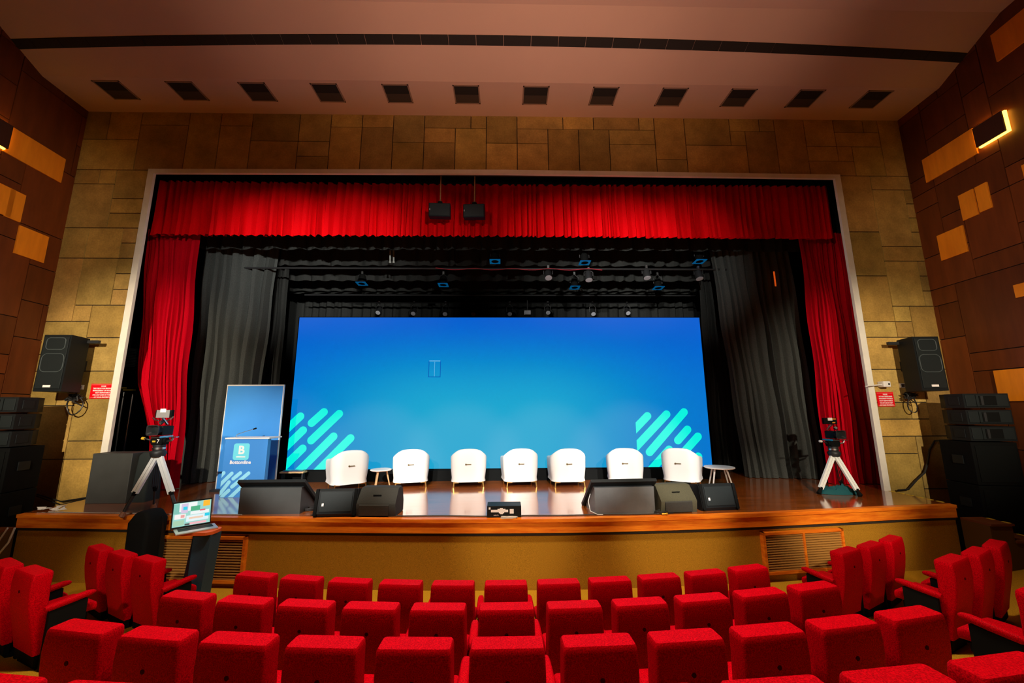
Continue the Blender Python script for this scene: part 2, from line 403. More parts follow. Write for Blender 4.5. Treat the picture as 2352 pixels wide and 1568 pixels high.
# side stairs up to the stage
def stairs(sgn, lab):
    x0 = 7.60 if sgn > 0 else -7.74
    t = thing('side_stairs', lab, 'stairs', (x0, 7.0, 0))
    M_ = Matrix.Scale(sgn, 4, (1, 0, 0))
    zz = [.78, .53, .28]; xx = [0, .36, .82, 1.45]
    for k in range(3):
        mb = MB(); mb.box((xx[k], -.62, 0), (xx[k+1], -.22, zz[k]), M_); mb.build('step', mat('stair_carpet', (.10, .05, .012), .95, spec=.1), t)
        mb = MB(); mb.box((xx[k]+.0, -.64, zz[k]), (xx[k+1]+.02, -.22, zz[k]+.03), M_); mb.build('tread', mat('stair_tread', (.14, .04, .01), .6, spec=.2), t)
        mb = MB()
        for j in range(2): mb.box((xx[k+1]-.02, -.6+.2*j, zz[k]+.03), (xx[k+1]+.021, -.5+.2*j, zz[k]+.036), M_)
        if k == 2:
            for j in range(3): mb.box((xx[k]+.05+.22*j, -.645, zz[k]+.03), (xx[k]+.17+.22*j, -.6, zz[k]+.036), M_)
        mb.build('hazard_tape', M_yellow, t)
    return t
stairs(1, 'dark stairs with yellow dashed tape beside the right end of the stage')
stairs(-1, 'dark stairs beside the left end of the stage')
m = MB()
for j in range(6): m.box((7.555, 6.98+.17*j, ZS), (7.6, 7.08+.17*j, ZS+.004))
tag(m.build('hazard_tape', M_yellow), 'dashed yellow tape on the right end of the stage floor', 'tape')
# ================================================================== DRAPES
def drape(name, label, cat, mtl, left, right, y0, z0, z1, folds, amp, seed, hem=0, nz=24, group=None, ydrift=0, scallop=0):
    """left/right: functions of z giving the x of each edge"""
    rn = random.Random(seed); nx = folds*8; ph = [rn.uniform(-.9, .9) for _ in range(folds+2)]; am = [rn.uniform(.55, 1.25) for _ in range(folds+2)]
    wd = [rn.uniform(.6, 1.5) for _ in range(folds+1)]; cum = [0]
    for q in wd: cum.append(cum[-1]+q)
    vs = []
    for j in range(nz+1):
        s = j/nz; z = z1+(z0-z1)*s; xl, xr = left(z), right(z)
        for i in range(nx+1):
            t = i/nx; c = t*folds; k = int(min(c, folds-1e-6))
            tt = (cum[k]+(c-k)*wd[k])/cum[folds]
            a = amp*(am[k]*(1-(c-k))+am[k+1]*(c-k))*(.55+.45*s)
            y = y0+ydrift*t+a*math.cos(2*PI*c)+.35*a*math.cos(4*PI*c+ph[k])+.02*math.sin(3*z+7*t)
            x = xl+(xr-xl)*tt+.25*a*math.sin(4*PI*c)*.6+.008*math.sin(2.3*z+5*c)
            zz = z+(s**6)*hem*math.cos(2*PI*c+.8)*am[k]
            vs.append((x, y, zz))
    m = MB(); m.add(vs, [(j*(nx+1)+i, j*(nx+1)+i+1, (j+1)*(nx+1)+i+1, (j+1)*(nx+1)+i) for j in range(nz) for i in range(nx)])
    o = m.build(name, mtl, smooth=True)
    for p in o.data.polygons: p.use_smooth = True
    return tag(o, label, cat, group)
K = lambda c: (lambda z: c)
drape('valance', 'bright red pleated valance across the top of the stage', 'curtain', M_velvet, K(-7.92), K(7.72), 8.42, 6.50, 7.80, 92, .085, 1, hem=.035, nz=14)
LL = lambda z: interp(z, [1.0, 1.9, 2.6, 3.2, 4.2, 6.7], [-7.35, -7.42, -7.66, -7.88, -8.0, -8.24])
LR = lambda z: interp(z, [1.0, 2.2, 3.5, 5.0, 6.7], [-6.82, -6.88, -6.96, -7.03, -7.10])
drape('stage_curtain', 'red velvet curtain gathered at the left side of the stage', 'curtain', M_velvet2, LL, LR, 8.68, 1.01, 6.75, 12, .10, 2, group='red side curtains')
drape('stage_curtain', 'red velvet curtain gathered at the right side of the stage', 'curtain', M_velvet2, lambda z: interp(z, [1, 3, 6.7], [7.04, 7.04, 7.10]), lambda z: interp(z, [1, 6.7], [8.05, 8.15]), 8.68, 1.01, 6.75, 13, .10, 3, group='red side curtains')
drape('stage_curtain', 'grey curtain hanging beside the left red curtain', 'curtain', M_greydrape, lambda z: interp(z, [1, 7.5], [-7.22, -7.5]), lambda z: interp(z, [1, 7.5], [-6.05, -5.85]), 9.35, 1.01, 7.6, 7, .12, 4, group='grey side curtains', ydrift=.35)
drape('stage_curtain', 'grey curtain hanging beside the right red curtain', 'curtain', M_greydrape, lambda z: interp(z, [1, 2.5, 7.5], [5.75, 5.65, 5.35]), lambda z: interp(z, [1, 7.5], [7.35, 7.2]), 9.55, 1.01, 7.6, 11, .10, 5, group='grey side curtains', ydrift=-.3)
drape('stage_curtain', 'narrow black curtain between the left grey curtain and the big screen', 'curtain', M_blackdrape, K(-6.75), lambda z: interp(z, [1, 3, 5, 7.5], [-5.75, -5.85, -5.85, -5.9]), 10.3, 1.01, 7.8, 9, .06, 6, group='black side curtains')
drape('stage_curtain', 'narrow black curtain between the big screen and the right grey curtain', 'curtain', M_blackdrape, K(5.45), K(6.6), 10.4, 1.01, 7.8, 9, .06, 7, group='black side curtains')
drape('backdrop', 'black backdrop curtain behind the big screen', 'curtain', M_blackdrape, K(-9.0), K(9.0), 12.5, 1.01, 8.8, 60, .07, 8, nz=8)
for i, (Y, py, seed, lab) in enumerate([(9.15, 574, 31, 'black border curtain hanging lowest in front, just behind the valance'), (9.95, 610, 32, 'black border curtain hanging above the front lighting pipe'),
                                        (10.75, 645, 33, 'black border curtain hanging above the blue framed rear lights'), (11.5, 674, 34, 'rearmost black border curtain above the big screen')]):
    zb = atY(1150, py, Y).z
    drape('border_curtain', lab, 'curtain', M_blackdrape, K(-8.8), K(8.8), Y, zb, 9.0, 42, .06, seed, hem=.03, nz=10, group='black border curtains')
# ================================================================== BIG SCREEN
YSCR = 9.45
p0 = atY(657, 1075, YSCR); p1 = atY(1636, 1070, YSCR); pt = atY(1150, 729, YSCR); pb = atY(1150, 1077, YSCR)
SX0, SX1, SZ0, SZ1 = p0.x, p1.x, pb.z+.02, pt.z
ms = bpy.data.materials.new('led_picture'); ms.use_nodes = True; nt = ms.node_tree; N = nt.nodes; L = nt.links; b = N['Principled BSDF']
b.inputs['Base Color'].default_value = (.013, .013, .013, 1); b.inputs['Roughness'].default_value = .7; b.inputs['Specular IOR Level'].default_value = .2
tc = N.new('ShaderNodeTexCoord'); sp = N.new('ShaderNodeSeparateXYZ'); L.new(tc.outputs['Object'], sp.inputs[0])
def mr(src, a, b_, c=0, d=1):
    q = N.new('ShaderNodeMapRange'); q.interpolation_type = 'SMOOTHSTEP'; L.new(src, q.inputs[0]); q.inputs[1].default_value = a; q.inputs[2].default_value = b_; q.inputs[3].default_value = c; q.inputs[4].default_value = d; return q.outputs[0]
def mth(op, a, b_):
    q = N.new('ShaderNodeMath'); q.operation = op
    for i, s_ in enumerate((a, b_)):
        if isinstance(s_, (int, float)): q.inputs[i].default_value = s_
        else: L.new(s_, q.inputs[i])
    return q.outputs[0]
hgt = SZ1-SZ0; wid = SX1-SX0
down = mr(sp.outputs['Z'], SZ1+.1, SZ0+.35*hgt)              # 0 at the top, 1 from mid height
absx = mth('ABSOLUTE', mth('SUBTRACT', sp.outputs['X'], (SX0+SX1)/2-.4), 0)
cen = mr(absx, wid*.56, wid*.10)
fac = mth('MULTIPLY', down, mth('ADD', mth('MULTIPLY', cen, .75), .25))
rp = N.new('ShaderNodeValToRGB'); e = rp.color_ramp.elements
e[0].position = 0; e[0].color = (0, .12, .66, 1); e[1].position = 1; e[1].color = (.01, .40, .66, 1)
q = e.new(.5); q.color = (0, .26, .64, 1)
L.new(fac, rp.inputs[0]); L.new(rp.outputs[0], b.inputs['Emission Color']); b.inputs['Emission Strength'].default_value = .95
scr = thing('led_screen', 'huge blue display wall with turquoise stripes at the back of the stage', 'screen', (0, 0, 0))
m = MB(); m.box((SX0, YSCR, SZ0), (SX1, YSCR+.12, SZ1)); m.build('display', ms, scr)
m = MB(); m.box((SX0-.03, YSCR+.02, SZ0-.03), (SX1+.03, YSCR+.16, SZ1+.02)); m.build('casing', M_black, scr)
m = MB(); m.box((SX0-.1, YSCR-.05, ZS), (SX1+.15, YSCR+.5, SZ0-.03))
m.build('plinth', M_black, scr)
def capsule(a, b_, r, n=10):
    a = Vector(a); b_ = Vector(b_); t = (b_-a).normalized(); a0 = math.atan2(t.y, t.x)
    return [(b_.x+r*math.cos(a0-PI/2+PI*k/n), b_.y+r*math.sin(a0-PI/2+PI*k/n)) for k in range(n+1)]+[(a.x+r*math.cos(a0+PI/2+PI*k/n), a.y+r*math.sin(a0+PI/2+PI*k/n)) for k in range(n+1)]
def clip(poly, x0, x1, y0, y1):
    for ax, lim, sg in ((0, x0, 1), (0, x1, -1), (1, y0, 1), (1, y1, -1)):
        out = []
        for i in range(len(poly)):
            p, q = poly[i-1], poly[i]; dp = sg*(p[ax]-lim); dq = sg*(q[ax]-lim)
            if dp*dq < 0:
                t = dp/(dp-dq); out.append((p[0]+(q[0]-p[0])*t, p[1]+(q[1]-p[1])*t))
            if dq >= 0: out.append(q)
        poly = out
        if len(poly) < 3: return []
    return poly
M_turq = mat('turquoise_picture', (.01, .04, .035), .6, emit=(0, .93, .76), estr=.97)
capL = [((630, 1012), (690, 956)), ((716, 971), (744, 946)), ((715, 1011), (779, 950)), ((640, 1042), (696, 988)), ((676, 1092), (766, 1002)), ((716, 1095), (805, 1006)), ((640, 1083), (695, 1030))]
capR = [((1440, 1004), (1487, 955)), ((1442, 1046), (1531, 951)), ((1492, 1038), (1571, 946)), ((1557, 1011), (1579, 986)), ((1530, 1084), (1603, 1002)), ((1490, 1085), (1537, 1032)), ((1575, 1082), (1604, 1048))]
xr0 = atY(1461.5, 1000, YSCR).x
for caps, lim in ((capL, SX0), (capR, xr0)):
    for a, c in caps:
        A = atY(*a, YSCR); B = atY(*c, YSCR); P = clip(capsule((A.x, A.z), (B.x, B.z), .092), lim, SX1, SZ0, SZ1)
        if P: m = MB(); m.prism(P, YSCR-.004, YSCR-.001, 'y'); m.build('stripe', M_turq, scr)
# small selected icon on the display
M_icon = mat('icon_line', (0, .05, .3), .6, emit=(0, .06, .38), estr=1); M_iconw = mat('icon_white', (.3, .5, .6), .6, emit=(.10, .46, .78), estr=.9)
A = atY(985, 828, YSCR); B = atY(1011.5, 866, YSCR); m = MB(); lw = .012
for (x0, x1, z0, z1) in ((A.x, B.x, A.z-lw, A.z), (A.x, B.x, B.z, B.z+lw), (A.x, A.x+lw, B.z, A.z), (B.x-lw, B.x, B.z, A.z)): m.box((x0, YSCR-.004, z0), (x1, YSCR-.001, z1))
m.build('icon_frame', M_icon, scr)
m = MB(); m.box((A.x+.01, YSCR-.005, A.z-.02), (B.x-.01, YSCR-.0045, A.z+.005)); cx = (A.x+B.x)/2; m.box((cx-.006, YSCR-.005, B.z+.02), (cx+.006, YSCR-.0045, A.z-.03)); m.build('icon_mark', M_iconw, scr)
# metal tray at the screen's lower left corner
a = atY(650, 1076, 9.2); c = atY(700, 1070, 9.2)
t = thing('equipment_tray', 'small pale metal tray on legs under the lower left screen corner', 'tray', ((a.x+c.x)/2, 9.2, ZS))
m = MB(); m.box((-.26, -.09, .24), (.26, .09, .27)); m.build('tray_top', M_beech, t)
m = MB(); m.box((-.2, -.07, .27), (.22, .07, .30)); m.build('receiver', M_metal, t)
for sx in (-1, 1): m = MB(); m.box((sx*.22-.015, -.05, 0), (sx*.22+.015, .05, .24)); m.build('leg', M_darkmetal, t)
# ================================================================== SEATS
SW = .225
def seat_proto():
    t = thing('auditorium_seat', 'x', 'seat', (0, 0, -50))
    # back slab, leaning back, curved rear. rear top edge at y=0
    prof = [(.13, .090, .07), (.20, .078, .09), (.34, .050, .11), (.48, .020, .125), (.62, .0, .140), (.74, -.008, .145), (.83, -.002, .145), (.858, .001, .140), (.87, .007, .128)]
    rings = []
    for z, y, th in prof:
        hw = SW*(.97+.03*math.sin(PI*min(1, z/.87))) - (.002 if z > .85 else 0) - (.006 if z > .865 else 0)
        rings.append([(px, y+th/2+py, z+ (.006*math.cos(px/SW*PI/2) if z > .8 else 0)) for px, py in rrect(hw, th/2, min(.02, th*.2))])
    m = MB(); m.loft(rings); m.build('backrest', M_seat, t, smooth=True)
    m = MB(); m.lathe([(.004, -.006), (.013, -.004), (.014, .004)], 12, T(0, -.005, .70) @ Matrix.Rotation(PI/2, 4, 'X')); m.build('button', mat('dark_red', (.06, .0, .002), .8, spec=.05), t)
    sp_ = []
    for y, h in ((.16, .0), (.20, .012), (.36, .02), (.47, .012), (.51, -.015)):
        sp_.append([(px, y, .41+h*.6+pz) for px, pz in rrect(.215, .05 if .18 < y < .49 else .038, .03)])
    m = MB(); m.loft(sp_); m.build('seat', M_seat, t, smooth=True)
    m = MB(); m.box((-.2, .17, .30), (.2, .45, .36)); m.box((-.2, .13, -.12), (.2, .34, .03)); m.box((-.03, .2, 0), (.03, .32, .3)); m.box((-.205, .11, .03), (.205, .15, .30)); m.build('base', M_black, t)
    return t
def arm(t, x):
    m = MB(); R = []
    for y, z, hw, hh in ((.10, .545, .024, .018), (.13, .547, .034, .028), (.3, .565, .036, .03), (.40, .576, .033, .028), (.445, .576, .026, .02), (.46, .573, .012, .01)):
        R.append([(x+a, y, z+c) for a, c in rrect(hw, hh, min(hw, hh)*.8, n=3)])
    m.loft(R); am = m.build('armrest', M_seat, t, smooth=True)
    m = MB(); m.box((x-.022, .13, -.1), (x+.022, .40, .535)); m.build('arm_panel', M_black, t)
seatA = seat_proto(); arm(seatA, -.2725)
seatB = seat_proto(); arm(seatB, -.2725); arm(seatB, .2725)
_used = set()
def put_seat(x, rho, label, group, both=False, dy=0):
    th = math.asin(x/rho); y = AC[1]-rho*math.cos(th)
    src = seatB if both else seatA; key = 'B' if both else 'A'
    o = src if key not in _used else copy_tree(src); _used.add(key)
    # local +Y looks towards the stage
    yy = y
    return place(o, (x, yy, floor_z(x, yy)+(.045 if rho > 14.9 else -.02)), math.atan2(x-AC[0], AC[1]-yy)*(1.2 if abs(x) > 4 else 1), label, group)
rows = [('front centre row', 12.47), ('second centre row', 13.42), ('third centre row', 14.27), ('nearest centre row', 15.14)]
for r, (rn_, rho) in enumerate(rows):
    js = list(range(-5, 6)) if r < 3 else list(range(-4, 5))
    for k, j in enumerate(js):
        put_seat(.02+j*.545*(1 if r else 1.0), rho, 'red padded theatre seat, %s from left in the %s' % (ORD[k+1], rn_), 'seats of the centre block', both=(k == len(js)-1))
for sgn, nm in ((-1, 'left'), (1, 'right')):
    for k, x in enumerate((4.32, 4.83, 5.33)):
        put_seat(sgn*x, 12.42, 'red theatre seat, %s from the aisle in the front row, %s block' % (ORD[k+1], nm), 'seats of the side blocks', both=(k == (2 if sgn > 0 else 0)))
    for k, x in enumerate((4.72, 5.24, 5.74)[:2 if sgn < 0 else 3]):
        put_seat(sgn*x, 13.38, 'red theatre seat, %s from the aisle in the second row, %s block' % (ORD[k+1], nm), 'seats of the side blocks', both=(k == 0 and sgn < 0))
put_seat(4.10, 14.3, 'red padded theatre seat at the right photo edge, showing its armrest and cushion', 'seats of the side blocks')
# ================================================================== ARMCHAIRS AND TABLES ON STAGE
def armchair():
    t = thing('tub_armchair', 'x', 'armchair', (0, 0, -50))
    # U-shaped shell: rear towards -Y (the audience sees its back)
    path = []; n = 40; hw, dp, rc = .365, .64, .20
    def U(s):   # s 0..1 along the U, from left front over the back to the right front
        Ls = [dp-rc, rc*PI/2, 2*(hw-rc), rc*PI/2, dp-rc]; tot = sum(Ls); d = s*tot
        if d < Ls[0]: return Vector((-hw, dp-d, 0)), Vector((-1, 0, 0))
        d -= Ls[0]
        if d < Ls[1]:
            a = d/rc; return Vector((-hw+rc-rc*math.cos(a), rc-rc*math.sin(a), 0)), Vector((-math.cos(a), -math.sin(a), 0))
        d -= Ls[1]
        if d < Ls[2]: return Vector((-hw+rc+d, 0, 0)), Vector((0, -1, 0))
        d -= Ls[2]
        if d < Ls[3]:
            a = d/rc; return Vector((hw-rc+rc*math.sin(a), rc-rc*math.cos(a), 0)), Vector((math.sin(a), -math.cos(a), 0))
        d -= Ls[3]; return Vector((hw, rc+d, 0)), Vector((1, 0, 0))
    rings = []
    for k in range(n+1):
        s = k/n; p, nn = U(s); c = abs(2*s-1)
        top = .775-.165*(max(0, c-.10)/.90)**1.25 if c > .1 else .775
        top = interp(c, [0, .10, .20, .28, .36, .46, .6, 1], [.785, .782, .772, .748, .705, .655, .62, .58])
        z0 = .11; th = .085
        sec = []
        for q, z in ((0, z0), (-.012, z0+.06), (.012, z0+.25), (.02, top-.05), (.012, top-.018), (-.012, top), (-th+.02, top), (-th, top-.03), (-th, z0)):
            sc = 1
            sec.append(p+nn*q+Vector((0, 0, z)))
        rings.append(sec)
    m = MB(); m.loft(rings); m.build('shell', M_white, t, smooth=True)
    m = MB(); m.loft([[(x, y+.36, z) for x, y in rrect(.285-i, .29-i, .06)] for z, i in ((.12, 0), (.38, 0), (.43, .005), (.45, .03))]); m.build('seat_cushion', M_white, t, smooth=True)
    for sx in (-1, 1):
        for y in (.03, .58):
            m = MB(); m.bar((sx*.30, y, .12), (sx*.315, y-.01 if y < .3 else y+.01, 0), .022, .022); lg = m.build('leg', M_gold, t)
            m = MB(); m.box((min(sx*.315, sx*.20), y-.012, .092), (max(sx*.315, sx*.20), y+.012, .112)); m.build('bracket', M_gold, t)
    m = MB(); m.box((-.05, -.036, .468), (.05, -.016, .482), bev=.004); m.lathe([(.016, 0), (.018, .02), (.01, .026)], 10, T(-.06, -.013, .475) @ Matrix.Rotation(PI/2, 4, 'X')); m.build('pull_handle', mat('dark_bronze', (.16, .12, .05), .4, metal=.4), t)
    return t
ac = armchair()
for i, (px, py, rz) in enumerate([(805, 1125, 34), (943, 1121, 14), (1076, 1120, 6), (1199, 1119, 7), (1310, 1119.5, 3), (1440, 1118, -12), (1563, 1118.5, -33)]):
    P = atZ(px, py, ZS); o = ac if i == 0 else copy_tree(ac)
    lab = ['white tub armchair turned at an angle, leftmost of the seven on stage', 'white tub armchair, second from the left, right of the round table', 'white tub armchair, third from the left on the stage', 'white tub armchair, middle one of the seven on the stage',
           'white tub armchair, fifth from the left on the stage', 'white tub armchair standing behind the right confidence monitor', 'white tub armchair, rightmost of the seven, behind the olive covered wedge'][i]
    place(o, (P.x, P.y, ZS), math.radians(rz), lab, 'armchairs on the stage')
def side_table(lab, px, py, dia, h, nleg, legm, a0, Yt=None):
    P = atZ(px, py, ZS); t = thing('side_table', lab, 'table', (P.x, P.y, ZS), 0, 'side tables on the stage')
    m = MB(); m.lathe([(.01, h-.03), (dia/2-.02, h-.028), (dia/2, h-.015), (dia/2-.004, h), (.01, h+.001)], 32); m.build('table_top', M_whitep, t, smooth=True)
    for k in range(nleg):
        a = a0+2*PI*k/nleg; r0, r1 = dia*.26, dia*.45
        m = MB(); m.tube([(r0*math.cos(a), r0*math.sin(a), h-.028), (r1*math.cos(a), r1*math.sin(a), 0)], [.019, .012], 10); m.build('leg', legm, t, smooth=True)
    return t
side_table('small round white table with three wooden legs beside the leftmost armchair', 873, 1119, .44, .37, 3, M_beech, .35)
side_table('round white table with pale legs right of the rightmost armchair', 1656, 1117, .60, .40, 4, M_whitep, .5)
# ================================================================== LECTERN, BANNER
YB = 8.52
a = atY(522, 884, YB); b2 = atY(648, 888, YB); c2 = atY(634, 1108, YB); d2 = atY(503, 1090, YB)
bx0, bx1, bz1 = (a.x+d2.x)/2, (b2.x+c2.x)/2, (a.z+b2.z)/2
ban = thing('roll_up_banner', 'tall plain blue printed banner standing behind the lectern', 'banner', ((bx0+bx1)/2, YB, ZS))
hw = (bx1-bx0)/2; m = MB(); m.box((-hw, 0, .04), (hw, .02, bz1-ZS)); m.build('print', M_ban, ban)
m = MB()
for (x0, x1, z0, z1) in ((-hw-.015, hw+.015, bz1-ZS, bz1-ZS+.025), (-hw-.015, -hw, .04, bz1-ZS), (hw, hw+.015, .04, bz1-ZS)): m.box((x0, -.01, z0), (x1, .03, z1))
m.build('frame', M_whitep, ban)
m = MB(); m.box((-hw-.03, -.15, 0), (hw+.03, .17, .04)); m.build('base', M_darkmetal, ban)
YL = 7.86
a = atY(521, 1005, YL); b2 = atY(614, 1007, YL); c2 = atY(502, 1142, YL); d2 = atY(600, 1143, YL)
lx0, lx1, lzt = (a.x+c2.x)/2, (b2.x+d2.x)/2+.02, a.z
lec = thing('lectern', 'blue printed lectern with white logo and light blue diagonal stripes', 'lectern', ((lx0+lx1)/2, YL, ZS))
hw = (lx1-lx0)/2; H = lzt-ZS
m = MB(); m.box((-hw, 0, 0), (hw, .10, H-.02)); m.box((-hw+.08, .10, 0), (hw-.50, .40, .9)); m.build('body', M_lecbox, lec)
m = MB(); m.box((-hw-.01, -.012, H-.025), (hw+.03, .42, H)); m.build('top', M_whitep, lec)
def ll(px, py): P = atY(px, py, YL); return (P.x-(lx0+lx1)/2, P.z-ZS)
for a, c in [((495, 1106), (514, 1086)), ((490, 1128), (532.5, 1087)), ((536, 1099), (552, 1086)), ((495, 1147), (526, 1107)), ((533, 1117.5), (571, 1086.5)), ((495, 1153), (525.5, 1126)), ((518, 1152), (568, 1105)), ((540, 1156), (585, 1115))]:
    P = clip(capsule(ll(*a), ll(*c), .034), -hw, hw, .005, H-.03)
    if P: m = MB(); m.prism(P, -.004, -.0005, 'y'); m.build('stripe', M_stripe, lec)
cx, cz = ll(554.5, 1037); cx += .0
m = MB(); m.prism(rrect(.150, .155, .045, cx, cz, 6), -.004, -.0005, 'y'); lg = m.build('logo_tile', M_logo, lec)
text('B', 'logo_letter', .215, M_print, lec, (cx, -.005, cz+.025), bold=.006)
m = MB(); m.box((cx-.085, -.007, cz-.105), (cx+.085, -.004, cz-.085)); m.build('logo_underline', M_print, lec)
cx2, cz2 = ll(552, 1061.5)
text('Bottomline', 'lettering', .088, M_print, lec, (cx2, -.002, cz2), bold=.0025)
# gooseneck microphone on the lectern
mk = thing('gooseneck_microphone', 'thin gooseneck microphone rising from the lectern top', 'microphone', ((lx0+lx1)/2, YL+.2, lzt))
q0 = atY(541, 1003, YL+.2); q1 = atY(560, 992, YL+.2); q2 = atY(583, 985, YL+.2); O_ = Vector(mk.location)
q0.z = lzt
m = MB(); m.tube([q0-O_, q0-O_+Vector((.03, 0, .05)), q1-O_, q2-O_], .006, 8); m.build('stem', M_metal, mk)
dd = (q2-q1).normalized(); m = MB(); m.tube([q2-O_-dd*.01, q2-O_+dd*.05], [.014, .016], 10); m.build('capsule', M_black, mk)
# ================================================================== STAGE EDGE EQUIPMENT
def conf_monitor(lab, x, y, rz, face):
    t = thing('confidence_monitor', lab, 'monitor', (x, y, ZS), rz, 'confidence monitors on the stage edge')
    wdt, h, d = .96, .40, .50
    m = MB(); m.prism([(0, 0), (d, 0), (d, .06), (.10, h), (0, h)], -wdt/2, wdt/2, 'x'); m.build('wedge_stand', M_greybox if face > 0 else mat('pale_grey_board', (.12, .125, .125), .45, var=.2, vscale=2), t)
    # flat display lying on the slope, facing upstage
    p0 = Vector((0, .0, h+.115)); p1 = Vector((0, d+.13, .03)); n_ = Vector((0, p1.z-p0.z, -(p1.y-p0.y))).normalized()*-1
    n_ = Vector((0, -(p1.z-p0.z), (p1.y-p0.y))).normalized()
    m = MB(); m.loft([[p+Vector((sx*(wdt/2+.05), 0, 0))+n_*q for sx, q in ((-1, -.02), (1, -.02), (1, .03), (-1, .03))] for p in (p0-n_*.02, p1-n_*.02)]); m.build('display', M_blackp, t)
    return t
P = atZ(548, 1181, ZS); Q = atZ(683, 1182, ZS); conf_monitor('large black confidence monitor on a wedge at the left stage edge, right of the laptop', (P.x+Q.x)/2, 6.62, 0.0, 1)
P = atZ(1374, 1187, ZS); Q = atZ(1507, 1181, ZS); conf_monitor('large dark grey backed confidence monitor on a wedge at the right stage edge', (P.x+Q.x)/2, 6.42, .07, -1)
def floor_speaker(lab, x, y, rz):
    t = thing('floor_speaker', lab, 'speaker', (x, y, ZS), rz, 'speakers lying on the stage edge')
    wdt, h = .64, .40
    m = MB(); m.prism([(.03, 0), (0, .05), (.07, h-.03), (.10, h), (.36, h-.05), (.42, .1), (.40, 0)], -wdt/2, wdt/2, 'x'); m.build('cabinet', M_blackp, t)
    sl_ = math.atan2(.07, h-.08)
    Mx = T(0, 0, .05) @ Matrix.Rotation(-sl_, 4, 'X')
    m = MB(); m.box((-wdt/2+.085, -.012, .03), (wdt/2-.075, 0, .315), Mx, bev=.004); m.build('grille', M_grille, t)
    m = MB(); m.box((-wdt/2+.12, -.017, .11), (-wdt/2+.15, -.0125, .15), Mx); m.build('badge', M_print, t)
    for sx in (-1, 1): m = MB(); m.box((sx*(wdt/2-.03)-.025, -.018, -.03), (sx*(wdt/2-.03)+.025, .05, .36), Mx, bev=.01); m.build('bumper', M_black, t)
    return t
def cov_wedge(lab, x, y, rz, mtl):
    t = thing('covered_wedge_monitor', lab, 'speaker', (x, y, ZS), rz, 'cloth covered wedge monitors')
    wdt = .62; mb = MB(); R = []
    for x_, k in ((-wdt/2, .96), (-wdt/2+.02, 1), (0, 1.01), (wdt/2-.02, 1), (wdt/2, .96)):
        c = (.2, .19)
        R.append([(x_+(.03*pz if x_ < 0 else -.03*pz), c[0]+(py-c[0])*k, max(0, c[1]+(pz-c[1])*k)) for py, pz in [(.03, 0), (.0, .17), (.015, .20), (.17, .385), (.20, .40), (.34, .40), (.40, .36), (.44, .15), (.42, 0)]])
    mb.loft(R); o = mb.build('fabric_cover', mtl, t, smooth=True)
    m = MB(); m.prism([(-.012, .02), (-.014, .165), (.0, .18), (.01, .02)], -wdt/2+.06, wdt/2-.1, 'x'); m.build('flap', M_cover, t)
    m = MB(); Mx = T(0, .085, .296) @ Matrix.Rotation(math.radians(49)-PI/2, 4, 'X'); m.box((-.07, -.012, -.006), (.06, .0, .006), Mx); m.build('handle_slot', M_black, t)
    return t
P = atZ(768, 1187, ZS); floor_speaker('black speaker with grille lying on its side, left stage edge beside the monitor', P.x, 6.40, .05)
P = atZ(863, 1185, ZS); cov_wedge('black cloth covered wedge at the left stage edge beside the grille speaker', P.x, 6.40, -.05, M_cover)
P = atZ(1566, 1180, ZS); cov_wedge('olive faded cloth covered wedge at the right stage edge', P.x, 6.44, .14, M_olive)
P = atZ(1660, 1174, ZS); floor_speaker('black speaker with grille lying on its side at the far right stage edge', P.x, 6.56, .12)
# black rack box with stickers
P = atZ(1158, 1189, ZS); Q1 = atY(1118, 1175, P.y); Q2 = atY(1197, 1175, P.y); wd_ = Q2.x-Q1.x
t = thing('subwoofer_panel_box', 'small black box with white printed stickers at the centre stage edge', 'box', (P.x, 6.30, ZS))
m = MB(); m.box((-wd_/2, 0, 0), (wd_/2, .28, .165), bev=.006); m.build('case', M_blackp, t)
m = MB(); m.box((-.20, -.004, .075), (.06, 0, .11)); m.box((-.10, -.004, .11), (.02, 0, .122)); m.box((-.065, -.004, .122), (-.02, 0, .135)); m.box((-.08, -.004, .06), (.0, 0, .075)); m.box((-.06, -.004, .048), (-.02, 0, .06)); m.build('sticker', M_print, t)
m = MB(); m.box((.085, -.004, .055), (.145, 0, .118)); m.build('sticker', M_print, t)
m = MB(); m.box((-.235, -.004, .115), (-.208, 0, .145)); m.build('sticker', M_print, t)
text('INPUT 1', 'lettering', .022, M_print, t, (-.12, -.003, .03))
def coil(name, lab, cat, mtl, c, r, n, thick, seed, flat=.35, tail=None):
    rn = random.Random(seed); pts = []
    for k in range(n*16):
        a = 2*PI*k/16; rr = r*(1+.16*math.sin(k*.41)+rn.uniform(-.03, .03))
        pts.append((c[0]+rr*math.cos(a), c[1]+rr*math.sin(a)*flat, c[2]+thick+.012*(k/16)/n*2+.006*math.sin(a*1.5)))
    if tail: pts += tail
    m = MB(); m.tube(pts, thick, 6); return tag(m.build(name, mtl, smooth=True), lab, cat)
P = atZ(1168, 1192, ZS); coil('cable_coil', 'loose white cable coil lying in front of the small stickered box', 'cable', M_wcable, (P.x, 6.235, ZS), .12, 4, .005, 3, .28)
P = atZ(707, 1172, ZS); coil('cable_coil', 'black and blue cable tangle right of the left confidence monitor', 'cable', M_cable, (P.x, P.y, ZS), .10, 5, .012, 4, .7)
P = atZ(1517, 1179, ZS); coil('cable_coil', 'black cable bundle between the right confidence monitor and the olive wedge', 'cable', M_cable, (P.x, P.y-.02, ZS), .09, 5, .013, 5, .6)
P = atZ(1528, 1183, ZS); m = MB(); m.tube([(P.x-.05, P.y, ZS+.02), (P.x, P.y-.03, ZS+.03), (P.x+.04, P.y+.02, ZS+.02)], .011, 8); tag(m.build('cable_plug', M_yellow, smooth=True), 'yellow cable plug beside the olive wedge', 'plug')
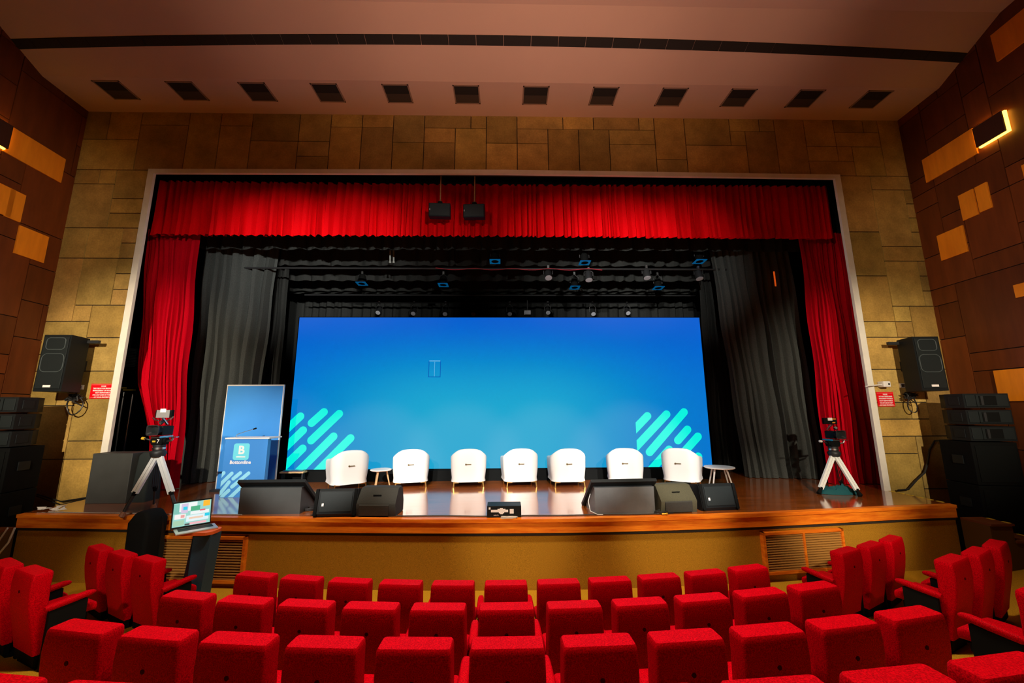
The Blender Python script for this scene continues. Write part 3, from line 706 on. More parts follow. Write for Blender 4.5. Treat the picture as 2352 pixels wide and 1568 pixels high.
pts = [(x, edge_y(x)+.17+.012*math.sin(x*5), ZS+.008) for x in [-3.0+.12*i for i in range(48)]]
m = MB(); m.tube(pts, .008, 6); tag(m.build('stage_cable', M_cable), 'thin dark cable lying along the front edge of the stage', 'cable')
pts = [(x, edge_y(x)+.13+.01*math.sin(x*4), ZS+.006) for x in [-7.4+.15*i for i in range(23)]]
m = MB(); m.tube(pts, .006, 6); tag(m.build('stage_cable', M_wcable), 'pale cable lying along the left front edge of the stage', 'cable')
# cable at the right confidence monitor
P = atZ(1364, 1187, ZS); m = MB(); m.tube([(P.x+.03, 6.62, ZS+.26), (P.x-.03, 6.50, ZS+.18), (P.x-.02, 6.42, ZS+.05), (P.x+.08, 6.36, ZS+.012), (P.x+.16, 6.35, ZS+.012)], .007, 6); tag(m.build('power_cable', M_wcable, smooth=True), 'white cable hanging from the right confidence monitor', 'cable')
# crumpled tape
rn = random.Random(4); P = atZ(125, 1172, ZS); m = MB()
for k in range(7):
    c = Vector((P.x-.18+.06*k, P.y+rn.uniform(-.05, .05), ZS+.012)); 
    m.add([c+Vector((rn.uniform(-.07, .07), rn.uniform(-.05, .05), rn.uniform(0, .06))) for _ in range(6)], [(0, 1, 2), (0, 2, 3), (3, 4, 5), (1, 4, 2), (0, 5, 1)])
tag(m.build('crumpled_tape', M_whitep), 'crumpled white tape lying at the left end of the stage', 'litter')
# ================================================================== CAMERA TRIPODS
def tripod(lab, P, H, feet, low, lower_mat, variant):
    """P: head centre above the floor; feet: list of foot points relative to it"""
    t = thing('camera_tripod', lab, 'tripod', P)
    top = Vector((0, 0, H))
    for k, ft in enumerate(feet):
        ft = Vector(ft); d = ft-top; a = top+d*.06+Vector((0, 0, -.02)); b_ = top+d*low; sd = d.cross(Vector((0, 1, 0))).normalized()
        m = MB()
        wleg = .085 if k < 2 else .03
        if k < 2:
            for s_ in (-1, 1): m.bar(a+sd*s_*.024, b_+sd*s_*.024, .042, .04, roll=sd)
        else:
            for s_ in (-1, -.35, .35, 1): m.bar(a+sd*s_*.05, b_+sd*s_*.05, .010, .01, roll=sd)
        m.build('leg', M_alu if k < 2 else M_darkmetal, t)
        m = MB(); m.tube([b_-d.normalized()*.02, b_+d.normalized()*.04], [.034, .026], 8); m.build('leg_clamp', M_black, t)
        m = MB(); m.tube([b_+d.normalized()*.03, ft-d.normalized()*.03], .024 if k < 2 else .014, 8); m.build('lower_leg', lower_mat, t)
        m = MB(); m.tube([ft-d.normalized()*.09, ft-d.normalized()*.02, ft+Vector((0, 0, .012))], [.03, .042, .03], 8); m.build('foot', M_foot if variant == 'L' else M_black, t)
    m = MB(); m.lathe([(.02, H-.10), (.09, H-.085), (.11, H-.03), (.10, H), (.075, H+.02), (.075, H+.07), (.085, H+.075), (.085, H+.10), (.04, H+.105)], 20); m.build('bowl', M_darkmetal, t, smooth=True)
    m = MB(); m.lathe([(.075, H+.03), (.088, H+.032), (.088, H+.062), (.075, H+.064)], 20); m.build('bowl_ring', M_metal, t, smooth=True)
    hd = MB(); hd.box((-.085, -.07, H+.10), (.085, .08, H+.21), bev=.015); hd.lathe([(.05, -.115), (.055, -.08), (.055, .08), (.05, .115)], 14, T(0, 0, H+.16) @ Matrix.Rotation(PI/2, 4, 'Y')); hd.build('fluid_head', M_black, t)
    if variant == 'L':
        text('7', 'number', .09, M_print, t, (.03, -.073, H+.155)); m = MB(); m.box((-.06, -.075, H+.145), (-.01, -.07, H+.17)); m.build('label', M_yellow, t)
    m = MB(); m.tube([(-.11, 0, H+.16), (-.19, -.02, H+.19), (-.24, -.02, H+.20)], .012, 8); m.build('pan_handle', M_darkmetal, t)
    m = MB(); m.tube([(-.23, -.02, H+.198), (-.275, -.02, H+.205)], .022, 8); m.build('handle_knob', M_yellow if variant == 'L' else M_whitep, t)
    m = MB(); m.tube([(.11, 0, H+.15), (.20, -.02, H+.17), (.22, -.02, H+.21)], .015, 8); m.box((.16, -.04, H+.215), (.28, .02, H+.228)); m.build('side_bracket', M_metal, t)
    m = MB(); m.box((-.07, -.1, H+.21), (.07, .16, H+.24)); m.build('camera_plate', M_metal, t)
    # video camera facing the hall, with a lens hood
    xo = 0 if variant == 'L' else .05
    m = MB(); m.box((-.06+xo, -.06, H+.25), (.07+xo, .16, H+.40), bev=.02); m.tube([(xo, -.05, H+.335), (xo, -.12, H+.335)], .07, 16); m.build('camera_body', M_blackp, t)
    m = MB(); hoodr = [[(px+xo, y, H+.335+pz) for px, pz in rrect(a, c, .03)] for y, a, c in ((-.10, .06, .05), (-.17, .098, .082), (-.17, .085, .068), (-.11, .05, .04))]; m.loft(hoodr, cap=False); m.build('lens_hood', M_darkmetal, t, smooth=True)
    m = MB(); m.lathe([(.06, 0), (.055, .008), (.01, .014)], 20, T(xo, -.115, H+.335) @ Matrix.Rotation(PI/2, 4, 'X')); m.build('lens', M_grille, t, smooth=True)
    m = MB(); m.tube([(xo-.02, .12, H+.42), (xo-.02, .06, H+.48), (xo-.01, .0, H+.52)], .018, 8); m.tube([(xo+.0, -.04, H+.44), (xo+.03, -.04, H+.47)], .03, 8); m.build('monitor_arm', M_metal, t)
    # monitor / light on top
    zt = H+.53
    m = MB(); m.box((-.125, -.02, zt), (.14, .04, zt+.125), None, bev=.012); m.build('monitor', M_black, t)
    if variant == 'L':
        m = MB(); m.box((-.10, -.026, zt+.0), (.11, -.02, zt+.125)); m.build('monitor_back', M_silver, t)
        m = MB(); m.box((-.04, -.03, zt+.085), (.05, -.026, zt+.145)); m.build('sticker', M_print, t)
        m = MB(); m.tube([(-.17, 0, zt+.0), (-.12, -.01, zt-.035), (-.06, -.01, zt-.045)], .01, 6); m.build('yoke', M_metal, t); m = MB(); m.tube([(.16, 0, zt+.02), (.12, -.01, zt-.03), (.07, -.01, zt-.05)], .01, 6); m.build('yoke', M_metal, t)
    else:
        m = MB(); m.box((-.05, -.026, zt+.07), (.04, -.02, zt+.125)); m.build('label', M_print, t)
        m = MB(); m.box((.045, -.026, zt+.09), (.11, -.02, zt+.11)); m.box((.035, -.026, zt+.02), (.09, -.02, zt+.04)); m.build('label', mat('orange_label', (.8, .25, .02), .5), t)
    return t
# left tripod: front feet at the stage edge, rear foot further in
fl = atZ(273, 1190, ZS); fr = atZ(411, 1189, ZS); fb = atZ(352, 1168, ZS)
cx = (fl.x+fr.x+fb.x)/3+.0; cy = (fl.y+fr.y+fb.y)/3
hp = atY(363, 1043, cy)
base = Vector((hp.x, cy, ZS)); fl.y += .03
lt = tripod('white legged camera tripod at the left stage edge, with a silver topped monitor', base, hp.z-ZS+.05, [fl-base, fr-base, fb-base], .64, M_darkmetal, 'L')
fl = atZ(1880, 1135, ZS); fr = atZ(1978, 1141, ZS); fb = atZ(1935, 1118, ZS); cy = (fl.y+fr.y+fb.y)/3
hp = atY(1916, 1043, cy); base = Vector((hp.x, cy, ZS))
rt = tripod('white legged camera tripod at the right side of the stage, above a teal cloth', base, hp.z-ZS+.05, [fl-base, fr-base, fb-base], .86, M_alu, 'R')
# teal cloth heap
P = atZ(1928, 1133, ZS); rn = random.Random(6); m = MB(); nx, ny = 26, 14; vs_ = []
for j in range(ny+1):
    for i in range(nx+1):
        u, v = i/nx*2-1, j/ny*2-1; r2 = u*u+v*v
        z = max(0, (1-r2))**.6*.11*(1+.5*noise.noise(Vector((u*3, v*3, 1.3))))+.035*max(0, 1-r2)*abs(noise.noise(Vector((u*6, v*6, 4))))*3
        k = 1 if r2 < 1 else 1/math.sqrt(r2); vs_.append((P.x+.40*u*k, P.y+.17*v*k+.02, ZS+.004+z))
m.add(vs_, [(j*(nx+1)+i, j*(nx+1)+i+1, (j+1)*(nx+1)+i+1, (j+1)*(nx+1)+i) for j in range(ny) for i in range(nx)])
tag(m.build('cloth_heap', M_teal, smooth=True), 'crumpled teal cloth lying under the right tripod', 'cloth')
# ================================================================== LAPTOP AND ITS STAND
YT = 5.72
a = atY(400, 1216, YT); b2 = atY(511, 1216, YT)
TZ = atY(455, 1214, YT).z; tx = (a.x+b2.x)/2
st = thing('laptop_stand', 'dark navy pedestal stand with an orange edged top in front of the stage', 'stand', (tx, YT, 0)); st.scale = (.76, .76, 1)
m = MB(); m.prism(rrect(.34, .18, .12, 0, 0, 6), TZ-.05, TZ-.012); m.build('stand_top', M_orange, st)
# two leg panels meeting in a V
m = MB(); m.loft([[(x, y, z) for x, y in ((x0, -.11), (x1, -.13), (x1+.02, .10), (x0, .06))] for z, x0, x1 in ((0.0, -.02, .235), (.45, .0, .27), (TZ-.05, -.0, .325))]); m.build('front_panel', M_navy, st)
m = MB(); m.loft([[(x, y, z) for x, y in ((x0, -.03), (x1, -.12), (x1, .06), (x0, .08))] for z, x0, x1 in ((0.0, -.22, -.03), (.45, -.13, .0), (TZ-.05, -.05, .01))]); m.build('side_panel', mat('navy_dark', (.006, .012, .02), .7), st)
lp = thing('laptop', 'open silver laptop showing a colourful collage on the stand', 'laptop', (tx-.04, YT, TZ-.012), math.radians(44)); lp.scale = (.76, 1.0, .84)
m = MB(); m.box((-.29, -.16, 0), (.30, .14, .022), bev=.008); m.build('keyboard_base', M_silver, lp)
m = MB(); m.box((-.24, -.05, .022), (.25, .11, .024)); m.build('keyboard', M_blackp, lp)
lid = Matrix.Translation((-.03, .135, .02)) @ Matrix.Rotation(math.radians(-12), 4, 'X')
m = MB(); m.box((-.30, 0, 0), (.27, .014, .41), lid, bev=.005); ld = m.build('lid', M_blackp, lp)
M_scr = lambda n, c, s=1.0: mat(n, (.05, .05, .05), .5, emit=c, estr=s)
def patch(x0, x1, z0, z1, nm, c, q=0):
    m = MB(); m.box((-.28+.535*x0, -.002-q*.0006, .03+.355*z0), (-.28+.535*x1, -.0012-q*.0006, .03+.355*z1), lid); m.build('screen_patch' if q else 'screen', M_scr(nm, c), ld)
patch(0, 1, 0, 1, 'scr_mint', (.30, .66, .60))
for i, (x0, x1, z0, z1, nm, c) in enumerate([(0, .16, .55, .97, 'scr_teal', (.18, .52, .44)), (.15, .62, .62, .98, 'scr_white', (.85, .9, .9)), (.20, .38, .55, .95, 'scr_lilac', (.65, .55, .75)), (.25, .36, .68, .82, 'scr_cyan', (.0, .6, .8)),
     (.45, .70, .60, .80, 'scr_green', (.05, .42, .22)), (.78, .97, .74, .99, 'scr_amber', (.95, .48, .02)), (.04, .33, .32, .52, 'scr_cream', (.9, .88, .85)), (.20, .30, .36, .48, 'scr_rose', (.8, .35, .35)), (.45, .95, .44, .58, 'scr_white', (.85, .9, .9)),
     (.70, .85, .56, .62, 'scr_crimson', (.75, .1, .15)), (.35, .95, .16, .42, 'scr_pale', (.75, .88, .92)), (.42, .80, .26, .34, 'scr_peach', (.85, .6, .45)), (.45, .90, .02, .12, 'scr_pink', (.85, .45, .5)), (.02, .3, .04, .26, 'scr_sage', (.35, .6, .42)), (.84, .98, .3, .42, 'scr_cyan', (.0, .6, .8)), (.32, .45, .02, .09, 'scr_dark', (.05, .06, .07))]):
    patch(x0, x1, z0, z1, nm, c, i+1)
# black covered speaker standing on the floor before the stage
a = atY(286, 1180, 6.1); b2 = atY(360, 1180, 6.1)
t = thing('covered_speaker', 'tall black cloth covered speaker on the floor below the left stage edge', 'speaker', ((a.x+b2.x)/2-.06, 6.1, 0))
hw = (b2.x-a.x)/2-.10; zt = a.z
m = MB(); m.loft([[(px, py+.22, z) for px, py in rrect(hw-i, .17-i*.5, .05)] for z, i in ((.0, .0), (.5, -.02), (zt-.14, -.03), (zt-.02, .03), (zt, .06))]); m.build('fabric_cover', M_black, t, smooth=True)
m = MB(); m.prism([(.3, .35), (.38, .45), (.38, .62), (.28, zt-.1)], hw-.06, hw+.03, 'x'); m.build('handle', M_blackp, t)
# ================================================================== LOUVRES IN THE STAGE FRONT
def louvre(lab, pl, pr, ptop, pbot):
    Y0 = None
    A = atZ(pl, ptop, .5)
    # find the points on the curved front
    def hit(px, py):
        d = ray(px, py); y = 6.4
        for _ in range(6):
            Pq = CAM+d*(y/d.y); y = edge_y(Pq.x)+.055
        return CAM+d*(y/d.y)
    A, B = hit(pl, (ptop+pbot)/2), hit(pr, (ptop+pbot)/2); zt_, zb_ = hit((pl+pr)/2, ptop).z, hit((pl+pr)/2, pbot).z
    zb_ = max(.06, zb_); c = (A+B)/2; wq = (Vector((B.x, B.y))-Vector((A.x, A.y))).length; rz = math.atan2(B.y-A.y, B.x-A.x)
    t = thing('louvre_grille', lab, 'grille', (c.x, c.y-.01, zb_), rz, 'wooden louvre grilles in the stage front'); h = zt_-zb_
    m = MB(); fw = .04
    for (x0, x1, z0, z1) in ((-wq/2, wq/2, 0, fw), (-wq/2, wq/2, h-fw, h), (-wq/2, -wq/2+fw, 0, h), (wq/2-fw, wq/2, 0, h), (-.015, .015, fw, h-fw)): m.box((x0, -.05, z0), (x1, .05, z1))
    m.build('frame', M_nose, t)
    m = MB(); n = 15
    for k in range(n):
        z = fw+(h-2*fw)*(k+.5)/n; hs = (h-2*fw)/n*.2
        m.add([(x, y, z+dz) for x in (-wq/2+fw, wq/2-fw) for (y, dz) in ((-.035, -hs-.006), (-.035, hs-.006), (.02, hs+.01), (.02, -hs+.01))], [(0, 1, 2, 3), (4, 5, 6, 7), (0, 1, 5, 4), (1, 2, 6, 5), (2, 3, 7, 6), (3, 0, 4, 7)])
    m.build('slats', mat('slat_wood', (.46, .22, .05), .6, spec=.2), t)
    m = MB(); m.box((-wq/2+.02, .03, .02), (wq/2-.02, .045, h-.02)); m.build('backing', M_joint, t)
louvre('wooden louvre grille in the stage front behind the laptop stand', 371, 566, 1229, 1335)
louvre('wooden louvre grille in the stage front at the right', 1750, 1936, 1216, 1312)
# ================================================================== SPEAKERS
def wall_speaker(lab, pc, pcz, rz, sgn):
    P = atY(pc, pcz, 7.62); t = thing('wall_speaker', lab, 'speaker', (P.x, P.y, P.z), rz, 'speakers on the front wall piers')
    wq, h, d = .50, 1.06, .40; tilt = Matrix.Rotation(math.radians(-1), 4, 'X')
    m = MB(); m.prism([(-wq/2, -d/2), (wq/2, -d/2), (wq/2-.07, d/2), (-wq/2+.07, d/2)], -h/2, h/2, 'z', tilt); m.build('cabinet', M_blackp, t)
    m = MB(); m.box((-wq/2+.03, -d/2-.014, -h/2+.05), (wq/2-.03, -d/2-.001, h/2-.04), tilt, bev=.006); m.build('grille', M_grille, t)
    m = MB()
    def loop(hx, hz, cz): return [Vector((x, -d/2-.016, z+cz)) for x, z in rrect(hx, hz, min(hx, hz)*.55, n=5)]
    for hx, hz, cz in ((.20, .17, .0), (.17, .11, .36)): lp_ = loop(hx, hz, cz); m.tube([tilt @ p for p in lp_+lp_[:1]], .006, 6)
    m.build('driver_rim', mat('rim_grey', (.07, .09, .095), .4), t, smooth=True)
    m = MB(); m.box((-.07, -d/2-.02, -h/2+.075), (.06, -d/2-.014, -h/2+.115), tilt); m.build('badge', M_print, t)
    m = MB(); m.box((min(0, sgn*.40), d/2-.05, h/2-.10), (max(0, sgn*.40), d/2, h/2-.04)); m.build('bracket', M_darkmetal, t)
    m = MB(); m.box((-.05, d/2-.04, -.1), (.05, .36, .1)); m.build('wall_mount', M_darkmetal, t)
    return t
wall_speaker('black loudspeaker mounted on the left stone pier', 148, 836, math.radians(1), 1)
wall_speaker('black loudspeaker mounted on the right stone pier', 2113, 837, math.radians(-3), -1)
def tangle(lab, px, py, seed, hang):
    rn = random.Random(seed); P = atY(px, py, 7.85); pts = []
    for k in range(60): pts.append(P+Vector((rn.uniform(-.14, .14), rn.uniform(-.05, .05), rn.uniform(-.07, .07))))
    for k in range(26): a = 2*PI*k/13; pts.append(P+Vector((.02+hang*math.cos(a), .02*math.sin(k), -.17+.17*math.sin(a))))
    m = MB(); m.tube(pts, .011, 5); return tag(m.build('cable_bundle', M_cable, smooth=True), lab, 'cable')
tangle('tangle of black cables hanging under the left wall speaker', 172, 912, 1, .15)
tangle('tangle of black cables hanging under the right wall speaker', 2090, 908, 2, .09)
def stack(nm, lab_s, lab_l, x, y, rz, zb, xs_, sgn):
    # subwoofers below, three line array boxes above: each box is a thing of its own
    z = zb; d = .6
    for k, h in enumerate((.73, .73)):
        t = thing('subwoofer', lab_s[k], 'speaker', (x, y, z), rz, 'subwoofers in the side stacks')
        m = MB(); m.box((-xs_/2, -d/2, 0), (xs_/2, d/2, h-.01), bev=.012); m.build('cabinet', M_black, t)
        m = MB(); m.box((-xs_/2+.05, -d/2-.012, .05), (xs_/2-.05, -d/2-.001, h-.07), bev=.004); m.build('grille', mat('sub_grille', (.005, .006, .006), .85, spec=.1), t)
        for s_ in (-1, 1): m = MB(); m.box((s_*(xs_/2)-.012, -.12, h*.45), (s_*(xs_/2)+.012, .08, h*.65), bev=.004); m.build('handle', M_blackp, t)
        z += h
    z += .01
    for k in range(3):
        t = thing('line_array_box', lab_l[k], 'speaker', (x, y-.02, z), rz+0*k, 'line array boxes in the side stacks'); h = .285
        m = MB(); m.prism([(-xs_/2, -.30), (xs_/2, -.30), (xs_/2, .05), (xs_/2-.16, .34), (-xs_/2+.16, .34), (-xs_/2, .05)], 0, h-.035); m.build('cabinet', M_blackp, t)
        m = MB()
        m.box((-.17, -.325, .03), (.17, -.30, h-.06)); m.build('horn_frame', M_grille, t)
        m = MB(); m.box((-.13, -.335, .045), (.13, -.325, h-.075), bev=.004); m.build('horn', M_black, t)
        m = MB(); m.box((-.115, -.342, .05), (-.075, -.336, h-.08)); m.build('horn_vane', M_darkmetal, t)
        for s_ in (-1, 1):
            m = MB(); m.box((s_*(xs_/2-.11)-.08, -.312, .03), (s_*(xs_/2-.11)+.08, -.30, h-.06), bev=.003); m.build('grille', M_grille, t)
            m = MB(); m.box((s_*(xs_/2-.005)-.012, -.22, .05), (s_*(xs_/2-.005)+.012, -.02, .20), bev=.005); m.build('rigging_plate', M_blackp, t)
        z += h
m = MB(); m.box((-9.02, 6.84, 0), (-8.28, 7.46, .56)); tag(m.build('speaker_plinth', M_black), 'black plinth under the left speaker stack', 'plinth')
stack('L', ['lower black subwoofer of the left speaker stack', 'upper black subwoofer of the left speaker stack'], ['lowest line array box of the left speaker stack', 'middle line array box of the left speaker stack', 'top line array box of the left speaker stack'], -8.62, 7.14, math.radians(9), .561, .72, -1)
m = MB(); m.box((8.24, 6.84, 0), (8.92, 7.46, .56)); tag(m.build('speaker_plinth', M_black), 'black plinth under the right speaker stack', 'plinth')
stack('R', ['lower black subwoofer of the right speaker stack', 'upper black subwoofer of the right speaker stack'], ['lowest line array box of the right speaker stack', 'middle line array box of the right speaker stack', 'top line array box of the right speaker stack'], 8.56, 7.14, math.radians(-9), .561, .70, 1)
# hanging speakers in front of the valance
for (px, py, ptop, lab, rz) in ((1010.5, 485, 408, 'left of two black speakers hanging before the valance', .05), (1089.5, 487, 410, 'right of two black speakers hanging before the valance', -.06)):
    P = atY(px, py, 8.1); tz = atY(px, ptop, 8.1).z
    t = thing('hanging_speaker', lab, 'speaker', P, rz, 'speakers hanging before the valance')
    m = MB(); m.box((-.235, -.10, -.15), (.235, .10, .15), Matrix.Rotation(.12, 4, 'X'), bev=.012); m.build('cabinet', M_blackp, t)
    m = MB(); m.box((-.215, -.108, -.13), (.215, -.1005, .13), Matrix.Rotation(.12, 4, 'X')); m.build('grille', M_grille, t)
    m = MB(); m.box((-.212, -.112, -.02), (-.204, -.108, .02), Matrix.Rotation(.12, 4, 'X')); m.build('badge', M_print, t)
    m = MB(); m.tube([(0, 0, .22), (0, 0, tz-P.z+.15)], .016, 8); m.build('drop_pipe', M_brass, t)
    m = MB(); m.box((-.05, -.03, .14), (.05, .03, .22)); m.build('clamp', M_black, t)
    m = MB(); m.lathe([(.02, .22), (.05, .225), (.02, .25)], 12); m.build('flange', M_brass, t)
# black board case on the left of the stage
a = atZ(203, 1153, ZS); b2 = atZ(297, 1154, ZS); a.y = b2.y = 7.45; top_ = atY(250, 1041, 7.45).z
A = atY(204, 1100, 7.45); B = atY(296, 1100, 7.45)
t = thing('equipment_case', 'tall black equipment case with a cloth over it at the left end of the stage', 'case', ((A.x+B.x)/2, 7.45, ZS)); hw = (B.x-A.x)/2
m = MB(); m.box((-hw, 0, 0), (hw, .4, top_-ZS), bev=.008); m.build('case_body', M_greybox, t)
m = MB(); m.loft([[(px+hw+.12, py+.25, z) for px, py in rrect(.11+i*.6, .15+i*.6, .05)] for z, i in ((0, .05), (.4, .03), (top_-ZS-.05, 0), (top_-ZS, -.06))]); m.build('cloth_cover', mat('dark_teal_cloth', (.012, .02, .022), .85), t, smooth=True)
# ================================================================== SIGNS AND SMALL WALL FITTINGS
LINES = ['PLEASE', 'TAKE CARE OF YOUR BELONGINGS', 'MANAGEMENT OF HOUSE IS', 'NOT RESPONSIBLE', 'FOR ANY LOSS OR THEFT', 'OF YOUR PROPERTY']
def sign(lab, x0, x1, y0, y1):
    A = atY(x0, y0, 7.98); B = atY(x1, y1, 7.98); c = (A+B)/2; wq = abs(B.x-A.x); h = abs(A.z-B.z)
    t = thing('notice_sign', lab, 'sign', (c.x, 7.985, c.z), 0, 'red notice signs')
    m = MB(); m.box((-wq/2, 0, -h/2), (wq/2, .012, h/2)); m.build('plate', M_redsign, t)
    for k, s in enumerate(LINES):
        z = h/2-h*(.17+.148*k); text(s, 'lettering', h*(.115 if k else .10), M_print, t, (0, -.002, z), sx=min(1.0, wq*.92/(len(s)*h*.115*.66)), bold=.0012)
    m = MB(); m.box((-wq/2+.01, -.002, h/2-.025), (wq/2-.01, 0, h/2-.018)); m.box((-wq/2+.01, -.002, -h/2+.018), (wq/2-.01, 0, -h/2+.025)); m.build('border_line', mat('pale_red', (.9, .25, .2), .5), t)
sign('red notice sign with white lettering on the left stone pier', 210, 262, 881, 915)
sign('red notice sign with white lettering on the right stone pier', 2013, 2057, 900, 933)
P = atY(2033, 882, 7.9); t = thing('security_camera', 'white security camera with a long rod beside the right red sign', 'camera', (P.x, 7.9, P.z))
m = MB(); m.box((-.075, -.05, -.06), (.075, .10, .06), bev=.02); m.build('housing', M_whitep, t)
m = MB(); m.tube([(-.07, 0, -.01), (-.38, -.02, -.035), (-.44, -.02, -.05)], .012, 8); m.build('rod', M_whitep, t)
m = MB(); m.lathe([(.02, 0), (.018, .01), (.005, .012)], 12, T(.03, -.05, .0) @ Matrix.Rotation(PI/2, 4, 'X')); m.build('lens', M_darkmetal, t)
for (px, py, lab) in ((183.5, 889, 'small grey socket box under the left wall speaker'), (2074, 885, 'small white socket box beside the right wall speaker')):
    P = atY(px, py, 7.97); t = thing('socket_box', lab, 'socket', (P.x, 7.97, P.z)); m = MB(); m.box((-.055, 0, -.045), (.055, .03, .045), bev=.006); m.build('plate', M_whitep, t); m = MB(); m.box((-.035, -.004, -.03), (.035, 0, .03)); m.build('faceplate', M_metal, t)
# orange tag on the right grey curtain
P = atY(1780, 640, 9.2); Q = atY(1778, 622, 9.2); t = MB(); t.box((P.x-.015, 9.2, P.z-.19), (P.x+.015, 9.215, P.z+.19), None); tag(t.build('orange_marker', M_orangeled), 'narrow glowing orange strip high on the right grey curtain', 'light')
# cables on the right pier and beside the left stairs
A, B, C_, D_ = atY(2147, 1012, 7.9), atY(2131, 1062, 7.93), atY(2104, 1103, 7.93), atY(2062, 1137, 7.93)
m = MB(); m.tube([Vector((8.6, 7.5, A.z+.05)), A, (A+B)/2+Vector((-.03, 0, .03)), B, (B+C_)/2+Vector((.05, 0, -.02)), C_, (C_+D_)/2+Vector((.02, 0, -.03)), Vector((D_.x, 7.9, ZS+.02))], .017, 8)
tag(m.build('wall_cable', M_cable, smooth=True), 'black cable trailing from the right speaker stack down to the stage', 'cable')
A = atY(85, 1135, 7.93); B = atY(200, 1142, 7.93); m = MB(); m.tube([A, (A+B)/2+Vector((0, 0, -.10)), B], .012, 6); m.tube([A+Vector((0, 0, -.03)), (A+B)/2+Vector((0, 0, -.16)), B+Vector((0, 0, -.02))], .01, 6)
tag(m.build('wall_cable', M_cable, smooth=True), 'pair of dark cables sagging along the left stone pier', 'cable')
A = atY(34, 1212, 6.2); m = MB(); m.tube([A, A+Vector((-.05, 0, -.2)), A+Vector((-.2, 0, -.42)), A+Vector((-.4, -.05, -.5))], .012, 6); m.tube([A+Vector((-.1, 0, .0)), A+Vector((-.2, 0, -.2)), A+Vector((-.45, 0, -.3))], .01, 6)
tag(m.build('hanging_cable', M_wcable, smooth=True), 'pale cables looping down beside the left stairs', 'cable')
# black devices with a blue light on the floor
for (px, py, lab, rz) in ((2262, 1256, 'black device with a blue light before the right stairs, farther one', -.4), (2226, 1279, 'black device with a blue light before the right stairs, nearer one', -.4), (395, 1337, 'black device with a blue light on the floor left of the laptop stand', .6)):
    P = atZ(px, py, .12); P.y = min(P.y, 6.05); t = thing('power_box', lab, 'device', (P.x, P.y, 0), rz, 'floor devices with blue lights')
    m = MB(); m.box((-.12, -.05, 0), (.12, .08, .11), bev=.01); m.build('case', M_black, t); m = MB(); m.box((-.08, -.03, .11), (.08, .0, .115)); m.build('light_bar', M_blueled, t)
# ================================================================== CEILING VENTS
for i in range(12):
    x = -8.12+1.467*i; y = 7.37
    t = thing('ceiling_vent', 'square dark vent, %s from the left in the ceiling row' % ORD[i+1], 'vent', (x, y, 9.243), 0, 'square vents in the ceiling')
    m = MB(); q = .25
    for (x0, x1, y0, y1) in ((-q-.025, q+.025, -.25, -.225), (-q-.025, q+.025, .225, .25), (-q-.025, -q, -.25, .25), (q, q+.025, -.25, .25)): m.box((x0, y0, -.014), (x1, y1, .01))
    m.build('frame', mat('vent_frame', (.30, .19, .13), .6), t)
    m = MB(); m.box((-q, -.225, -.006), (q, .225, -.002)); m.build('recess', M_slot, t)
    m = MB(); m.box((-q, .0, -.010), (q, .225, -.006)); m.build('baffle', mat('vent_baffle', (.05, .034, .022), .7), t)
# ================================================================== WALL PANELS
def wpanel(lab, side, a, c, mtl=None, name='wall_panel', thick=.03, grp='light veneer wall panels'):
    u0, z0 = on_wall(*a, side); u1, z1 = on_wall(*c, side)
    if u0 > u1: u0, u1 = u1, u0
    if z0 > z1: z0, z1 = z1, z0
    m = MB(); m.box((u0, 0, z0), (u1, thick, z1), ML if side == 'L' else MR, bev=.004)
    return tag(m.build(name, mtl or M_lightwood), lab, 'panel', grp), (u0, u1, z0, z1)
wpanel('long light wood panel high on the left wall', 'L', (18, 286), (137, 420))
wpanel('light wood panel on the left wall at the photo edge, below the long one', 'L', (-45, 400), (20, 500)); wpanel('light wood panel on the left wall, next to the one at the photo edge', 'L', (21.5, 432), (43, 511))
wpanel('square light wood panel lowest on the left wall', 'L', (43, 517), (97, 604))
wpanel('light wood panel highest on the right wall at the photo edge', 'R', (2278, 82), (2400, 62))
wpanel('long light wood panel left of the glowing panel on the right wall', 'R', (2120, 368), (2249, 352))
wpanel('left half of the light wood panel pair below the glowing panel', 'R', (2203, 450), (2250, 492)); wpanel('right half of the light wood panel pair below the glowing panel', 'R', (2241, 431), (2282, 476))
wpanel('square light wood panel low on the right wall near the stone pier', 'R', (2154, 542), (2226, 577))
wpanel('small light wood panel on the right wall at the photo edge, mid height', 'R', (2330, 655), (2390, 672))
wpanel('large pale wood panel on the right wall above the speaker stack', 'R', (2284, 851), (2400, 920))
wpanel('light wood panel on the right wall at the photo edge below the glow', 'R', (2349, 380), (2395, 420))
def glow(lab, side, a, c):
    u0, z0 = on_wall(*a, side); u1, z1 = on_wall(*c, side)
    if u0 > u1: u0, u1 = u1, u0
    if z0 > z1: z0, z1 = z1, z0
    Mx = ML if side == 'L' else MR
    t = thing('backlit_panel', lab, 'panel', (0, 0, 0), 0, 'backlit panels on the side walls')
    m = MB(); m.box((u0+.028, .09, z0+.028), (u1-.028, .12, z1-.028), Mx, bev=.004); m.build('front_board', mat('panel_dark', (.05, .015, .008), .5), t)
    for (q0, q1, r0, r1) in ((u0+.02, u1-.02, z0+.02, z0+.05), (u0+.02, u1-.02, z1-.05, z1-.02), (u0+.02, u0+.05, z0+.05, z1-.05), (u1-.05, u1-.02, z0+.05, z1-.05)):
        m = MB(); m.box((q0, .02, r0), (q1, .06, r1), Mx); m.build('light_strip', M_glow, t)
    m = MB(); m.box((u0+.08, .004, z0+.08), (u1-.08, .09, z1-.08), Mx); m.build('spacer', M_joint, t)
glow('dark raised panel with a glowing yellow edge high on the right wall', 'R', (2243, 295), (2330, 300))
glow('dark raised panel with a glowing edge at the left photo edge', 'L', (-60, 240), (6, 347))
